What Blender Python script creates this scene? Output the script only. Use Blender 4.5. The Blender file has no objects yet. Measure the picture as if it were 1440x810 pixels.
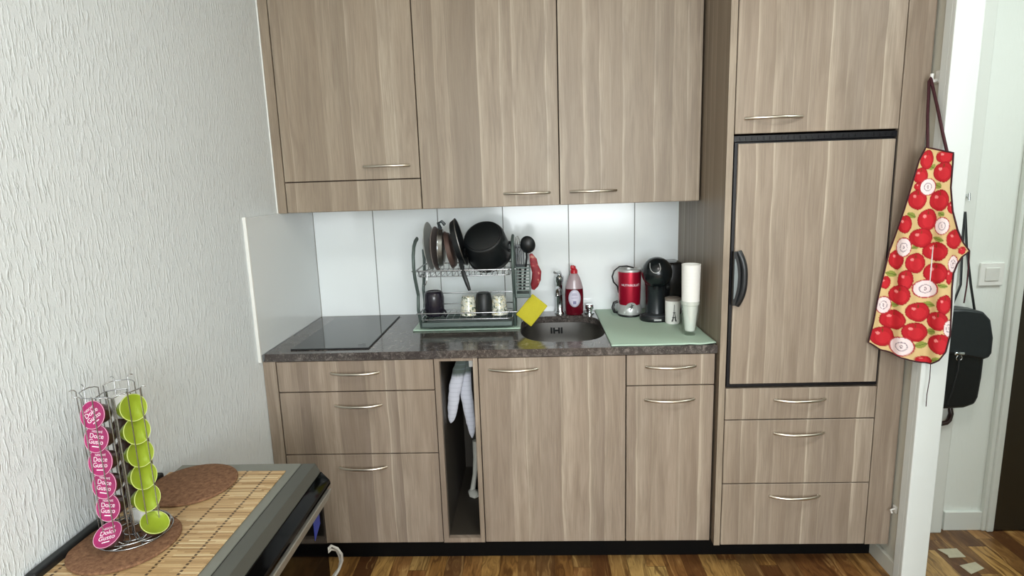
import bpy, bmesh, math, random
from mathutils import Vector, Matrix, noise as mnoise
random.seed(7)
PI = math.pi
C = bpy.context.scene.collection
SC = bpy.context.scene

# ------------------------------------------------------------------ materials
def lin(c):
    if isinstance(c, str):
        c = c.lstrip('#'); c = tuple(int(c[i:i+2], 16)/255 for i in (0, 2, 4))
    return tuple((x/12.92 if x <= .04045 else ((x+.055)/1.055)**2.4) for x in c[:3]) + (1,)

class NT:
    def __init__(s, name):
        s.m = bpy.data.materials.new(name); s.m.use_nodes = True
        s.t = s.m.node_tree; s.b = s.t.nodes['Principled BSDF']
    def n(s, typ, ins=None, **kw):
        nd = s.t.nodes.new(typ)
        for k, v in kw.items(): setattr(nd, k, v)
        for k, v in (ins or {}).items():
            if hasattr(v, 'is_output'): s.t.links.new(v, nd.inputs[k])
            else: nd.inputs[k].default_value = v
        return nd
    def math(s, op, a, b=0.0, c=0.0):
        return s.n('ShaderNodeMath', {0: a, 1: b, 2: c}, operation=op).outputs[0]
    def pos(s): return s.n('ShaderNodeNewGeometry').outputs['Position']
    def sep(s, v):
        o = s.n('ShaderNodeSeparateXYZ', {0: v}).outputs; return o[0], o[1], o[2]
    def comb(s, x, y, z): return s.n('ShaderNodeCombineXYZ', {0: x, 1: y, 2: z}).outputs[0]
    def noise(s, v, scale, detail=2, rough=.5, dist=0.0):
        return s.n('ShaderNodeTexNoise', {'Vector': v, 'Scale': scale, 'Detail': detail, 'Roughness': rough, 'Distortion': dist}).outputs[0]
    def ramp(s, f, stops, interp='LINEAR'):
        r = s.n('ShaderNodeValToRGB', {0: f}); cr = r.color_ramp; cr.interpolation = interp
        while len(cr.elements) < len(stops): cr.elements.new(.5)
        for e, (p, c) in zip(cr.elements, stops): e.position = p; e.color = lin(c) if not (isinstance(c, tuple) and len(c) == 4) else c
        return r.outputs[0]
    def mix(s, f, a, b, bt='MIX'):
        nd = s.n('ShaderNodeMix', data_type='RGBA', blend_type=bt)
        for k, v in ((0, f), (6, a), (7, b)):
            if hasattr(v, 'is_output'): s.t.links.new(v, nd.inputs[k])
            else: nd.inputs[k].default_value = v
        return nd.outputs[2]
    def set(s, **kw):
        for k, v in kw.items():
            k = {'color': 'Base Color', 'rough': 'Roughness', 'metal': 'Metallic', 'ior': 'IOR', 'trans': 'Transmission Weight',
                 'spec': 'Specular IOR Level', 'coat': 'Coat Weight', 'sheen': 'Sheen Weight', 'alpha': 'Alpha'}.get(k, k)
            if hasattr(v, 'is_output'): s.t.links.new(v, s.b.inputs[k])
            else: s.b.inputs[k].default_value = v
        return s
    def bump(s, h, strength, dist):
        nd = s.n('ShaderNodeBump', {'Height': h, 'Strength': strength, 'Distance': dist})
        s.t.links.new(nd.outputs[0], s.b.inputs['Normal'])

def simple(name, col, rough=.5, metal=0.0, var=.04, scale=30, bump=0.0, **kw):
    t = NT(name); c = lin(col)
    nz = t.noise(t.pos(), scale, 3)
    d = tuple(max(0, x*(1-var*2)) for x in c[:3]) + (1,)
    u = tuple(min(1, x*(1+var*2)) for x in c[:3]) + (1,)
    t.set(color=t.mix(nz, d, u), rough=rough, metal=metal, **kw)
    if bump: t.bump(nz, bump, .002)
    return t.m

def wood(name, off=0.0, hues=('#82756a', '#a09284', '#978a7d', '#b3a696'), rough=.42):
    t = NT(name); x, y, z = t.sep(t.pos())
    s = t.math('ADD', t.math('ADD', x, y), off)
    low = t.noise(t.comb(t.math('MULTIPLY', s, 3.0), 0.0, t.math('MULTIPLY', z, 1.3)), 2.2, 2)
    s = t.math('ADD', s, t.math('MULTIPLY', t.math('SUBTRACT', low, .5), .020))
    sv = t.math('MULTIPLY', t.math('ADD', s, t.math('MULTIPLY', t.noise(t.comb(s, 3.0, 0.0), 7.0, 0), .12)), 17.0)
    cell = t.math('FLOOR', sv); fr = t.math('FRACT', sv)
    rnd = t.n('ShaderNodeTexWhiteNoise', {'W': cell}, noise_dimensions='1D').outputs['Value']
    base = t.ramp(rnd, [(0, hues[0]), (.35, hues[1]), (.7, hues[2]), (1, hues[3])])
    # soft pale seam at the start of every stave that fades across it
    seam = t.ramp(fr, [(0, (0, 0, 0, 1)), (.04, (1, 1, 1, 1)), (.16, (.35, .35, .35, 1)), (.9, (0, 0, 0, 1))])
    rnd2 = t.n('ShaderNodeTexWhiteNoise', {'W': t.math('ADD', cell, 31.7)}, noise_dimensions='1D').outputs['Value']
    seamf = t.math('MULTIPLY', seam, t.math('MULTIPLY', rnd2, .95))
    base = t.mix(seamf, base, lin('#d3c8b6'))
    med = t.noise(t.comb(t.math('MULTIPLY', s, 20.0), 0.0, t.math('MULTIPLY', z, 1.6)), 1.6, 4, .6, .6)
    base = t.mix(t.ramp(med, [(.36, (.5, .5, .5, 1)), (.58, (0, 0, 0, 1))]), base, lin('#776a5d'))
    fine = t.noise(t.comb(t.math('MULTIPLY', s, 260.0), 0.0, t.math('MULTIPLY', z, 7.0)), 1.0, 3, .6)
    base = t.mix(t.ramp(fine, [(.35, (.36, .36, .36, 1)), (.60, (0, 0, 0, 1))]), base, lin('#716456'))
    warm = t.noise(t.comb(t.math('MULTIPLY', s, 6.0), 5.0, t.math('MULTIPLY', z, .9)), 1.5, 1)
    base = t.mix(t.math('MULTIPLY', warm, .35), base, lin('#a5917c'))
    base = t.mix(1.0, base, (.92, .905, .89, 1), 'MULTIPLY')
    t.set(color=base, rough=rough, spec=.35)
    t.bump(fine, .08, .0006)
    return t.m

M = {}
M['wood_up'] = wood('ash_laminate_upper', .11, ('#8c8070', '#a89b89', '#9a8d7c', '#b5a997'))
M['wood_base'] = wood('ash_laminate_base', 3.37, ('#877a70', '#a6988a', '#9b8d80', '#b8aa9b'))
M['wood_tall'] = wood('ash_laminate_tall', 7.9, ('#83766b', '#9f9284', '#958779', '#afa293'))
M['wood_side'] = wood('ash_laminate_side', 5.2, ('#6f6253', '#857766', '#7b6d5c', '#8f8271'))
M['carcass'] = simple('dark_gap_edge', '#35281d', .7)
M['niche_in'] = simple('niche_shade', '#3c362e', .6)
M['plinth'] = simple('black_plinth', '#040404', .6, spec=.15)
M['black_plastic'] = simple('black_plastic', '#17191b', .35)
M['matte_black'] = simple('matte_black_coating', '#101416', .42, bump=.1)
M['black_trim'] = simple('black_fridge_trim', '#0b0a10', .35)
M['nickel'] = simple('brushed_nickel', '#cfc7ba', .28, 1.0, .02)
M['chrome'] = simple('chrome', '#d6dadd', .08, 1.0, .01)
M['steel_wire'] = simple('steel_wire', '#b4b6b8', .22, 1.0, .02)
M['steel'] = simple('brushed_steel', '#989693', .33, 1.0, .05, 12)
M['rack_grey'] = simple('grey_green_metal', '#56635f', .4, .25)
M['white_plastic'] = simple('white_plastic', '#e9e9e4', .35, 0, .01)
M['white_paint'] = simple('white_gloss_paint', '#dfe2dc', .4, 0, .01, 6)
M['casing_paint'] = simple('casing_paint', '#dbdfdb', .4, 0, .01, 6)
M['greige_paint'] = simple('kitchen_wall_paint', '#cccabd', .6, 0, .01, 6)
M['red_metal'] = simple('red_metallic_shell', '#b01533', .3, .5, .03)
M['red_plastic'] = simple('red_plastic', '#b8202e', .3)
M['silver'] = simple('silver_plastic', '#c9cbca', .3, .5, .02)
M['lime'] = simple('lime_foil', '#93a828', .3, .15, .05, 60)
M['pink'] = simple('magenta_foil', '#a82a68', .35, .1, .03, 60)
M['pod_brown'] = simple('brown_pod_shell', '#46302a', .3)
M['pod_white'] = simple('white_pod_shell', '#e3e3df', .3)
M['pod_lime'] = simple('lime_pod_shell', '#7f9423', .25)
M['paper_white'] = simple('white_paper', '#f1f0eb', .6, 0, .01)
M['print_white'] = simple('white_print', '#f2e6ee', .5, 0, .01)
M['sponge'] = simple('yellow_sponge', '#bdb32a', .85, 0, .06, 300, bump=.5)
M['scour'] = simple('green_scourer', '#22301d', .9)
M['dark_door'] = simple('dark_olive_door', '#2b2418', .45, 0, .05, 5)
M['leather'] = simple('black_leather', '#15191a', .35, 0, .08, 60, bump=.2)
M['umb_brown'] = simple('dark_brown_handle', '#2a1512', .25)
M['binding'] = simple('maroon_binding', '#3a1018', .8)
M['grey_plate'] = simple('grey_plate', '#a7aaa5', .3)
M['copper_brown'] = simple('brown_pan_enamel', '#5d4a44', .35, .3)
M['cable_white'] = simple('white_cable', '#d5d3cc', .45)
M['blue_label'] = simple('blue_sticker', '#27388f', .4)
M['floor_patch'] = simple('pale_patch', '#bcb59c', .6, 0, .08, 40)
M['appl_grey'] = simple('appliance_grey', '#62645e', .35, .5, .03, 8)
M['appl_top'] = simple('appliance_grey_top', '#85877f', .38, .35, .03, 8)
M['seam'] = simple('dark_seam', '#20211f', .6)
M['glass_black'] = simple('black_glass', '#040405', .05, 0, .01, spec=.22)
M['hob_glass'] = simple('hob_glass', '#0a0c0d', .06, 0, .01, spec=.6)
M['mug_dark'] = simple('dark_glaze', '#201c26', .2)
M['cream_rim'] = simple('grey_brown_lid', '#8d847b', .4)
M['ink'] = simple('dark_ink', '#40403f', .6)
M['ceiling'] = simple('ceiling_paint', '#e6e4de', .8, 0, .01)
M['red_cloth'] = None

def glassmat(name, col, rough=.02, ior=1.45):
    t = NT(name); t.set(color=lin(col), rough=rough, trans=1.0, ior=ior); return t.m
def thin_glass(name, tint, refl=.12):
    t = NT(name); nt = t.t; out = nt.nodes['Material Output']
    tr = t.n('ShaderNodeBsdfTransparent', {0: lin(tint)}); gl = t.n('ShaderNodeBsdfGlossy', {0: (1, 1, 1, 1), 'Roughness': .03})
    fr = t.math('POWER', t.n('ShaderNodeLayerWeight', {'Blend': .5}).outputs['Facing'], 3.0)
    mx = t.n('ShaderNodeMixShader', {0: t.math('ADD', t.math('MULTIPLY', fr, .5), refl*.3), 1: tr.outputs[0], 2: gl.outputs[0]})
    nt.links.new(mx.outputs[0], out.inputs[0]); return t.m
M['glass'] = thin_glass('clear_glass', '#fafcfb', .25)
M['soap_pet'] = glassmat('bottle_pet', '#f0e2e4', .05)
M['soap_red'] = simple('red_soap', '#5e0d1c', .12, 0, .02)
M['smoke'] = simple('smoked_plastic', '#2c3438', .25)

def m_plaster(name, base, axis, st=.7):
    t = NT(name); x, y, z = t.sep(t.pos()); a = y if axis == 'x' else x
    wob = t.noise(t.comb(t.math('MULTIPLY', a, 5.0), 0.0, t.math('MULTIPLY', z, 9.0)), 2.0, 1)
    aa = t.math('ADD', a, t.math('MULTIPLY', wob, .012))
    n1 = t.noise(t.comb(t.math('MULTIPLY', aa, 150.0), 0.0, t.math('MULTIPLY', z, 26.0)), 1.0, 3, .55)
    n2 = t.noise(t.comb(t.math('MULTIPLY', aa, 60.0), 7.0, t.math('MULTIPLY', z, 16.0)), 1.0, 2, .5)
    n3 = t.noise(t.pos(), 240, 2)
    r1 = t.ramp(n1, [(.50, (0, 0, 0, 1)), (.66, (1, 1, 1, 1))])
    h = t.math('ADD', t.math('MULTIPLY', t.math('MULTIPLY', r1, n2), 1.5), t.math('MULTIPLY', n3, .22))
    t.set(color=lin(base), rough=.6, spec=.35)
    t.bump(h, st, .0035)
    return t.m
M['plaster_left'] = m_plaster('streaked_plaster', '#e4eaec', 'x', .7)
M['plaster_hall'] = m_plaster('hall_plaster', '#e6eae4', 'y', .18)

def m_tile(name, joints_x=None, col='#dfe6e6'):
    t = NT(name); x, y, z = t.sep(t.pos())
    t.set(color=lin(col), rough=.12, spec=.5)
    if joints_x is not None:
        a = t.math('FRACT', t.math('DIVIDE', t.math('SUBTRACT', x, joints_x - .002), .3))
        f = t.math('LESS_THAN', a, .0045/.3)
        t.set(color=t.mix(f, lin(col), lin('#8e918e')), rough=t.math('ADD', t.math('MULTIPLY', f, .6), .12))
    n = t.noise(t.pos(), 6, 2); t.bump(n, .04, .004)
    return t.m
M['tile_back'] = m_tile('white_tile_back', .2897, '#f4fafb')
M['tile_side'] = m_tile('white_tile_side', None, '#e0e4e4')

def m_granite():
    t = NT('polished_dark_stone'); p = t.pos()
    n1 = t.noise(p, 45, 5, .65, .8); n2 = t.noise(p, 190, 3, .6); n3 = t.noise(p, 14, 3, .6, 1.5)
    c = t.ramp(n1, [(.35, '#3a3634'), (.5, '#514b48'), (.60, '#6f6864'), (.72, '#8b837d')])
    c = t.mix(t.ramp(n3, [(.42, (0, 0, 0, 1)), (.58, (.7, .7, .7, 1))]), c, lin('#443d3b'))
    c = t.mix(t.ramp(n2, [(.58, (0, 0, 0, 1)), (.7, (.5, .5, .5, 1))]), c, lin('#9a938b'))
    t.set(color=c, rough=.13, spec=.55); return t.m
M['granite'] = m_granite()

def m_floor():
    t = NT('acacia_parquet'); x, y, z = t.sep(t.pos())
    sx = t.math('DIVIDE', x, .072); ix = t.math('FLOOR', sx)
    r1 = t.n('ShaderNodeTexWhiteNoise', {'W': ix}, noise_dimensions='1D').outputs['Value']
    sy = t.math('ADD', t.math('DIVIDE', y, .42), t.math('MULTIPLY', r1, 7.0)); iy = t.math('FLOOR', sy)
    cell = t.n('ShaderNodeTexWhiteNoise', {'Vector': t.comb(ix, iy, 0.0)}, noise_dimensions='3D').outputs['Value']
    base = t.ramp(cell, [(0, '#553720'), (.2, '#7a512d'), (.4, '#956c3a'), (.55, '#64452c'), (.7, '#b88f52'), (.85, '#875b33'), (1, '#c6a565')])
    wob = t.noise(t.comb(t.math('MULTIPLY', x, 14.0), t.math('MULTIPLY', y, 3.0), t.math('MULTIPLY', cell, 20.0)), 1.0, 3, .6)
    g = t.noise(t.comb(t.math('ADD', t.math('MULTIPLY', x, 55.0), t.math('MULTIPLY', wob, 9.0)), t.math('MULTIPLY', y, 4.0), t.math('MULTIPLY', cell, 50.0)), 1.0, 4, .6)
    base = t.mix(t.ramp(g, [(.36, (.75, .75, .75, 1)), (.55, (0, 0, 0, 1))]), base, lin('#4b2c17'))
    base = t.mix(t.ramp(g, [(.56, (0, 0, 0, 1)), (.74, (.6, .6, .6, 1))]), base, lin('#d3ac6e'))
    fx = t.math('FRACT', sx); fy = t.math('FRACT', sy)
    e = t.math('MAXIMUM', t.math('LESS_THAN', fx, .02), t.math('LESS_THAN', fy, .005))
    base = t.mix(t.math('MULTIPLY', e, .7), base, lin('#2c1a0e'))
    t.set(color=base, rough=.3, spec=.45); return t.m
M['floor'] = m_floor()

def m_bamboo():
    t = NT('bamboo_slats'); x, y, z = t.sep(t.pos())
    s = t.math('ADD', t.math('DIVIDE', y, .0052), t.math('MULTIPLY', t.noise(t.comb(t.math('MULTIPLY', x, 4.0), t.math('MULTIPLY', y, 30.0), 0.0), 1.0, 1), .6))
    i = t.math('FLOOR', s); f = t.math('FRACT', s)
    r = t.n('ShaderNodeTexWhiteNoise', {'W': i}, noise_dimensions='1D').outputs['Value']
    seg = t.n('ShaderNodeTexWhiteNoise', {'Vector': t.comb(i, t.math('FLOOR', t.math('ADD', t.math('MULTIPLY', x, 9.0), t.math('MULTIPLY', r, 5.0))), 0.0)}, noise_dimensions='3D').outputs['Value']
    c = t.ramp(seg, [(0, '#a08055'), (.35, '#bd9c70'), (.8, '#cbad80'), (1, '#decaa0')])
    ed = t.ramp(f, [(0, (1, 1, 1, 1)), (.12, (0, 0, 0, 1)), (.9, (0, 0, 0, 1)), (1, (1, 1, 1, 1))])
    c = t.mix(t.math('MULTIPLY', ed, .45), c, lin('#6d4a28'))
    # stitched threads running along the mat
    sx = t.math('FRACT', t.math('DIVIDE', t.math('SUBTRACT', x, .0435 - .003), .0655))
    on = t.math('LESS_THAN', sx, .006/.0655)
    dash = t.math('GREATER_THAN', t.math('FRACT', t.math('DIVIDE', y, .0104)), .38)
    c = t.mix(t.math('MULTIPLY', t.math('MULTIPLY', on, dash), .9), c, lin('#3a2413'))
    t.set(color=c, rough=.45)
    t.bump(t.math('PINGPONG', s, .5), .6, .002); return t.m
M['bamboo'] = m_bamboo()

def m_cork():
    t = NT('brown_cork'); n = t.noise(t.pos(), 90, 5, .7); n2 = t.noise(t.pos(), 380, 3)
    c = t.ramp(n, [(.3, '#5c4030'), (.5, '#7d5c45'), (.7, '#947155')])
    c = t.mix(t.ramp(n2, [(.6, (0, 0, 0, 1)), (.75, (.5, .5, .5, 1))]), c, lin('#4a2f20'))
    t.set(color=c, rough=.8, spec=.2); t.bump(n, .3, .002); return t.m
M['cork'] = m_cork()
M['mat_green'] = simple('sage_green_mat', '#b4ccb9', .7, 0, .04, 200, bump=.3)
M['mat_glass'] = simple('pale_green_board', '#b0c9b6', .35, 0, .03, 30)

def m_vcol(name, rough=.8):
    t = NT(name); a = t.n('ShaderNodeVertexColor', layer_name='Col').outputs[0]
    n = t.noise(t.pos(), 900, 1); t.set(color=a, rough=rough, spec=.2); t.bump(n, .15, .0008); return t.m
M['apron'] = m_vcol('apple_print_cotton', .75)
def m_towel():
    t = NT('tea_towel'); x, y, z = t.sep(t.pos())
    n = t.noise(t.comb(t.math('MULTIPLY', x, 60.0), y, t.math('MULTIPLY', z, 9.0)), 1.0, 2)
    f = t.ramp(t.math('ADD', z, t.math('MULTIPLY', n, .02)), [(.760, (0, 0, 0, 1)), (.775, (1, 1, 1, 1))])
    c = t.mix(f, lin('#cdd0dc'), lin('#56615c'))
    s = t.math('LESS_THAN', t.math('FRACT', t.math('MULTIPLY', z, 55.0)), .25)
    c = t.mix(t.math('MULTIPLY', s, .18), c, lin('#8f97a6'))
    t.set(color=c, rough=.9, sheen=.3); t.bump(t.noise(t.pos(), 400, 2), .3, .002); return t.m
M['towel'] = m_towel()
def m_redcloth():
    t = NT('red_pattern_cloth'); n = t.noise(t.pos(), 55, 2)
    t.set(color=t.ramp(n, [(.45, '#7a1822'), (.60, '#8f222e'), (.68, '#b27a6c')]), rough=.6); return t.m
M['red_cloth'] = m_redcloth()
def m_floral():
    t = NT('painted_glass'); n = t.noise(t.pos(), 70, 3, .6, 1.0)
    t.set(color=t.ramp(n, [(.38, '#55634f'), (.46, '#c9cbbd'), (.54, '#e6e6dd'), (.62, '#b6a53c'), (.7, '#e9ebe6')]), rough=.12); return t.m
M['floral'] = m_floral()

# ------------------------------------------------------------------ mesh builder
class B:
    def __init__(s): s.bm = bmesh.new()
    def box(s, x0, x1, y0, y1, z0, z1, bev=0.0, seg=2, rot=None):
        r = bmesh.ops.create_cube(s.bm, size=1.0)
        vs = r['verts']; c = Vector(((x0+x1)/2, (y0+y1)/2, (z0+z1)/2))
        for v in vs: v.co = Vector((v.co.x*(x1-x0), v.co.y*(y1-y0), v.co.z*(z1-z0)))
        if bev:
            es = list({e for v in vs for e in v.link_edges})
            nv = bmesh.ops.bevel(s.bm, geom=es, offset=bev, segments=seg, affect='EDGES', profile=.5)
            vs = list({v for f in nv['faces'] for v in f.verts} | {v for v in vs if v.is_valid})
        for v in vs:
            if rot: v.co = rot @ v.co
            v.co += c
        return s
    def tube(s, pts, r, seg=8, closed=False, squash=None, caps=True):
        pts = [Vector(p) for p in pts]; n = len(pts)
        rad = r if isinstance(r, (list, tuple)) else [r]*n
        rings = []; prev = None
        for i, p in enumerate(pts):
            a = pts[(i-1) % n] if (closed or i) else p
            b = pts[(i+1) % n] if (closed or i < n-1) else p
            t = (b-a).normalized() if (b-a).length else Vector((0, 0, 1))
            if prev is None:
                up = Vector((0, 0, 1)) if abs(t.z) < .95 else Vector((0, 1, 0))
                u = t.cross(up).normalized()
            else:
                u = (prev - t*prev.dot(t)).normalized()
            prev = u; w = t.cross(u).normalized(); ring = []
            for k in range(seg):
                an = 2*PI*k/seg; d = u*math.cos(an) + w*math.sin(an)
                if squash: d = Vector((d.x*squash[0], d.y*squash[1], d.z*squash[2]))
                ring.append(s.bm.verts.new(p + d*rad[i]))
            rings.append(ring)
        m = n if closed else n-1
        for i in range(m):
            A, Bn = rings[i], rings[(i+1) % n]
            for k in range(seg):
                try: s.bm.faces.new((A[k], A[(k+1) % seg], Bn[(k+1) % seg], Bn[k]))
                except ValueError: pass
        if caps and not closed:
            s.bm.faces.new(rings[0][::-1]); s.bm.faces.new(rings[-1])
        return s
    def lathe(s, prof, seg=32, mat=None, ell=(1, 1)):
        mat = mat or Matrix(); rings = []
        for r, z in prof:
            if r < 1e-6: rings.append([s.bm.verts.new(mat @ Vector((0, 0, z)))])
            else: rings.append([s.bm.verts.new(mat @ Vector((r*ell[0]*math.cos(2*PI*k/seg), r*ell[1]*math.sin(2*PI*k/seg), z))) for k in range(seg)])
        for A, Bn in zip(rings, rings[1:]):
            for k in range(seg):
                q = [A[k % len(A)], A[(k+1) % len(A)], Bn[(k+1) % len(Bn)], Bn[k % len(Bn)]]
                u = []
                for v in q:
                    if v not in u: u.append(v)
                if len(u) > 2:
                    try: s.bm.faces.new(u)
                    except ValueError: pass
        return s
    def prism(s, out, h0, h1, mat=None):
        mat = mat or Matrix()
        a = [s.bm.verts.new(mat @ Vector((x, y, h0))) for x, y in out]
        b = [s.bm.verts.new(mat @ Vector((x, y, h1))) for x, y in out]
        s.bm.faces.new(a[::-1]); s.bm.faces.new(b)
        for i in range(len(a)):
            j = (i+1) % len(a); s.bm.faces.new((a[i], a[j], b[j], b[i]))
        return s
    def sphere(s, c, r, sc=(1, 1, 1), seg=24):
        q = bmesh.ops.create_uvsphere(s.bm, u_segments=seg, v_segments=seg//2, radius=r)
        for v in q['verts']: v.co = Vector((v.co.x*sc[0], v.co.y*sc[1], v.co.z*sc[2])) + Vector(c)
        return s
    def build(s, name, mat, parent=None, smooth=None, world=True, bevel=0.0):
        bmesh.ops.recalc_face_normals(s.bm, faces=s.bm.faces)
        if parent is not None and world:
            inv = parent.matrix_basis.inverted()
            for v in s.bm.verts: v.co = inv @ v.co
        me = bpy.data.meshes.new(name); s.bm.to_mesh(me); s.bm.free()
        me.materials.append(mat)
        o = bpy.data.objects.new(name, me); C.objects.link(o)
        if parent is not None: o.parent = parent
        if bevel:
            md = o.modifiers.new('bevel', 'BEVEL'); md.width = bevel; md.segments = 2; md.limit_method = 'ANGLE'
        if smooth is not None:
            for f in me.polygons: f.use_smooth = True
            if smooth < 179:
                me.set_sharp_from_angle(angle=math.radians(smooth))
        return o
def tag(o, label=None, cat=None, group=None, kind=None):
    if label: o['label'] = label
    if cat: o['category'] = cat
    if group: o['group'] = group
    if kind: o['kind'] = kind
    return o
def thing(name, loc, label, cat, group=None, rotz=0.0):
    o = bpy.data.objects.new(name, None); C.objects.link(o); o.empty_display_size = .05
    o.matrix_basis = Matrix.Translation(loc) @ Matrix.Rotation(rotz, 4, 'Z')
    return tag(o, label, cat, group)
def sub(child, parent):          # make an already built world-space mesh a sub-part (same root frame)
    child.parent = parent; return child
def text_mesh(txt, size, ext=.0002, font_scale=1.0):
    cu = bpy.data.curves.new('txt', 'FONT'); cu.body = txt; cu.size = size; cu.extrude = ext
    cu.align_x = 'CENTER'; cu.align_y = 'CENTER'; cu.space_line = .85
    o = bpy.data.objects.new('txt', cu); C.objects.link(o)
    dg = bpy.context.evaluated_depsgraph_get(); me = bpy.data.meshes.new_from_object(o.evaluated_get(dg))
    bpy.data.objects.remove(o); return me
def structure(o): o['kind'] = 'structure'; return o
def axis_m(origin, zdir, xhint=(1, 0, 0)):
    z = Vector(zdir).normalized(); x = Vector(xhint); x = (x - z*x.dot(z)).normalized(); y = z.cross(x)
    return Matrix.Translation(origin) @ Matrix((x, y, z)).transposed().to_4x4()

# ------------------------------------------------------------------ the room
XL, XR, YB, ZC = 0.0, 2.345, .629, 2.62
ZT = .89      # worktop
structure(B().box(-.1, 4.2, -4.6, .75, -.06, 0).build('floor', M['floor']))
structure(B().box(-.1, 4.2, -4.6, .75, ZC, ZC+.06).build('ceiling', M['ceiling']))
structure(B().box(-.12, 0, -4.6, .75, 0, ZC).build('wall_left', M['plaster_left']))
structure(B().box(0, XR+.07, YB, YB+.12, 0, ZC).build('wall_back', M['greige_paint']))
# right wall of the kitchen: short pier beside the tall unit, lintel, and the piece nearer the viewer
w = B(); w.box(XR, XR+.07, -.118, YB, 0, ZC)
w.box(XR, XR+.07, -.96, -.118, 2.28, ZC); w.box(XR, XR+.07, -4.5, -.96, 0, ZC)
structure(w.build('wall_right', M['greige_paint']))
# wall with a window behind the viewer
w = B(); w.box(0, 4.2, -4.6, -4.5, 0, .8); w.box(0, 4.2, -4.6, -4.5, 2.35, ZC)
w.box(0, .55, -4.6, -4.5, .8, 2.35); w.box(2.33, 4.2, -4.6, -4.5, .8, 2.35)
structure(w.build('wall_rear', M['white_paint']))
w = B(); w.box(.55, 2.33, -4.56, -4.52, .8, .86); w.box(.55, 2.33, -4.56, -4.52, 2.29, 2.35)
for x in (.55, 1.41, 2.27): w.box(x, x+.06, -4.56, -4.52, .86, 2.29)
structure(w.build('window_1', M['white_paint']))
# hall beyond the doorway
structure(B().box(XR+.07, 2.94, .232, .33, 0, ZC).build('wall_hall', M['plaster_hall']))
structure(B().box(2.94, 3.9, .26, .33, 2.1, ZC).build('wall_hall_lintel', M['plaster_hall']))
structure(B().box(3.9, 4.0, -4.5, .33, 0, ZC).build('wall_hall_right', M['white_paint']))
# door casing of the kitchen doorway: face board on the wall + jamb lining
w = B(); w.box(XR-.016, XR+.0, -.1185, -.086, 0, 2.32, .002); w.box(XR-.0165, XR+.0705, -.136, -.118, 0, 2.28, .003)
w.box(XR-.0155, XR, -1.01, -.1, 2.281, 2.34, .003); w.box(XR-.016, XR, -1.01, -.96, 0, 2.28, .003)
w.box(XR-.016, XR+.07, -.96, -.942, 0, 2.28, .004)
structure(w.build('trim_1', M['casing_paint']))
w = B(); w.box(2.60, 2.694, .196, .232, 0, 2.30, .006)
structure(w.build('trim_2', M['white_paint']))
w = B(); w.box(2.866, 2.882, .210, .232, 0, 2.15, .004); w.box(2.880, 2.908, .200, .236, 0, 2.15, .006)
w.box(2.908, 3.8, .2, .236, 2.1, 2.15, .006)
structure(w.build('trim_3', M['white_paint']))
d1 = structure(B().box(2.908, 3.78, .206, .246, .006, 2.1, .002).build('door_1', M['dark_door']))
structure(B().box(2.715, 2.866, .217, .232, 0, .083, .002).build('baseboard_hall', M['white_paint']))
structure(B().box(XR-.014, XR, -.086, .10, 0, .062, .002).build('baseboard_right', M['greige_paint']))
structure(B().box(.0, .012, -4.5, -.03, 0, .062, .002).build('baseboard_left', M['white_paint']))
structure(B().box(.012, 1.688, .619, .6289, ZT, 1.43, .0).build('wall_back_tiles', M['tile_back']))
w = structure(B().box(.0, .010, -.022, .619, ZT, 1.399, .001).build('wall_left_tiles', M['tile_side']))
structure(B().box(-.0, .0115, -.030, -.0215, ZT-.025, 1.402, .001).build('trim_4', M['white_plastic']))

# ------------------------------------------------------------------ kitchen units
GAP = .0021
def bow(parent, xa, xb, y, z, sag=.026):
    """brushed bow handle on a front at depth y"""
    b = B(); n = 18; pts = []; rr = []
    for i in range(n+1):
        t = i/n; h = 1-(2*t-1)**2
        pts.append((xa+(xb-xa)*t, y - .002 - sag*h**.8, z)); rr.append(.0052)
    b.tube(pts, rr, 10, squash=(1, .75, 1))
    for x in (xa+.004, xb-.004): b.box(x-.006, x+.006, y-.006, y, z-.005, z+.005, .002)
    o = b.build('handle', M['nickel'], None, 60); o.data.transform(root_of(parent).matrix_basis.inverted()); o.parent = parent
    return o
def root_of(o):
    while o.parent: o = o.parent
    return o
def front(root, name, x0, x1, z0, z1, y, mat, th=.019, label=None):
    o = B().box(x0+GAP, x1-GAP, y, y+th, z0+GAP, z1-GAP, .0012, 1).build(name, mat, root)
    if label: o['label'] = label
    return o

# --- base units
G_BASE = None
zb, z0_, z1_, zt_ = .105, .484, .737, .859
u = thing('base_cabinet', (.35, .3, .1), 'wood-effect base cabinet with three drawers under the hob, leftmost of the base row', 'cabinet')
B().box(.0515, .6465, .0205, .6, zb, zt_).build('body', M['carcass'], u)
B().box(.0012, .051-GAP, 0, .02, zb, zt_, .001, 1).build('filler_panel', M['wood_base'], u)
for za, zz, hx, hz in ((zb, z0_, (.26, .444), .431), (z0_, z1_, (.264, .441), .683), (z1_, zt_, (.259, .440), .811)):
    f = front(u, 'drawer', .051, .647, za, zz, 0, M['wood_base']); bow(f, hx[0], hx[1], 0, hz)
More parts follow.
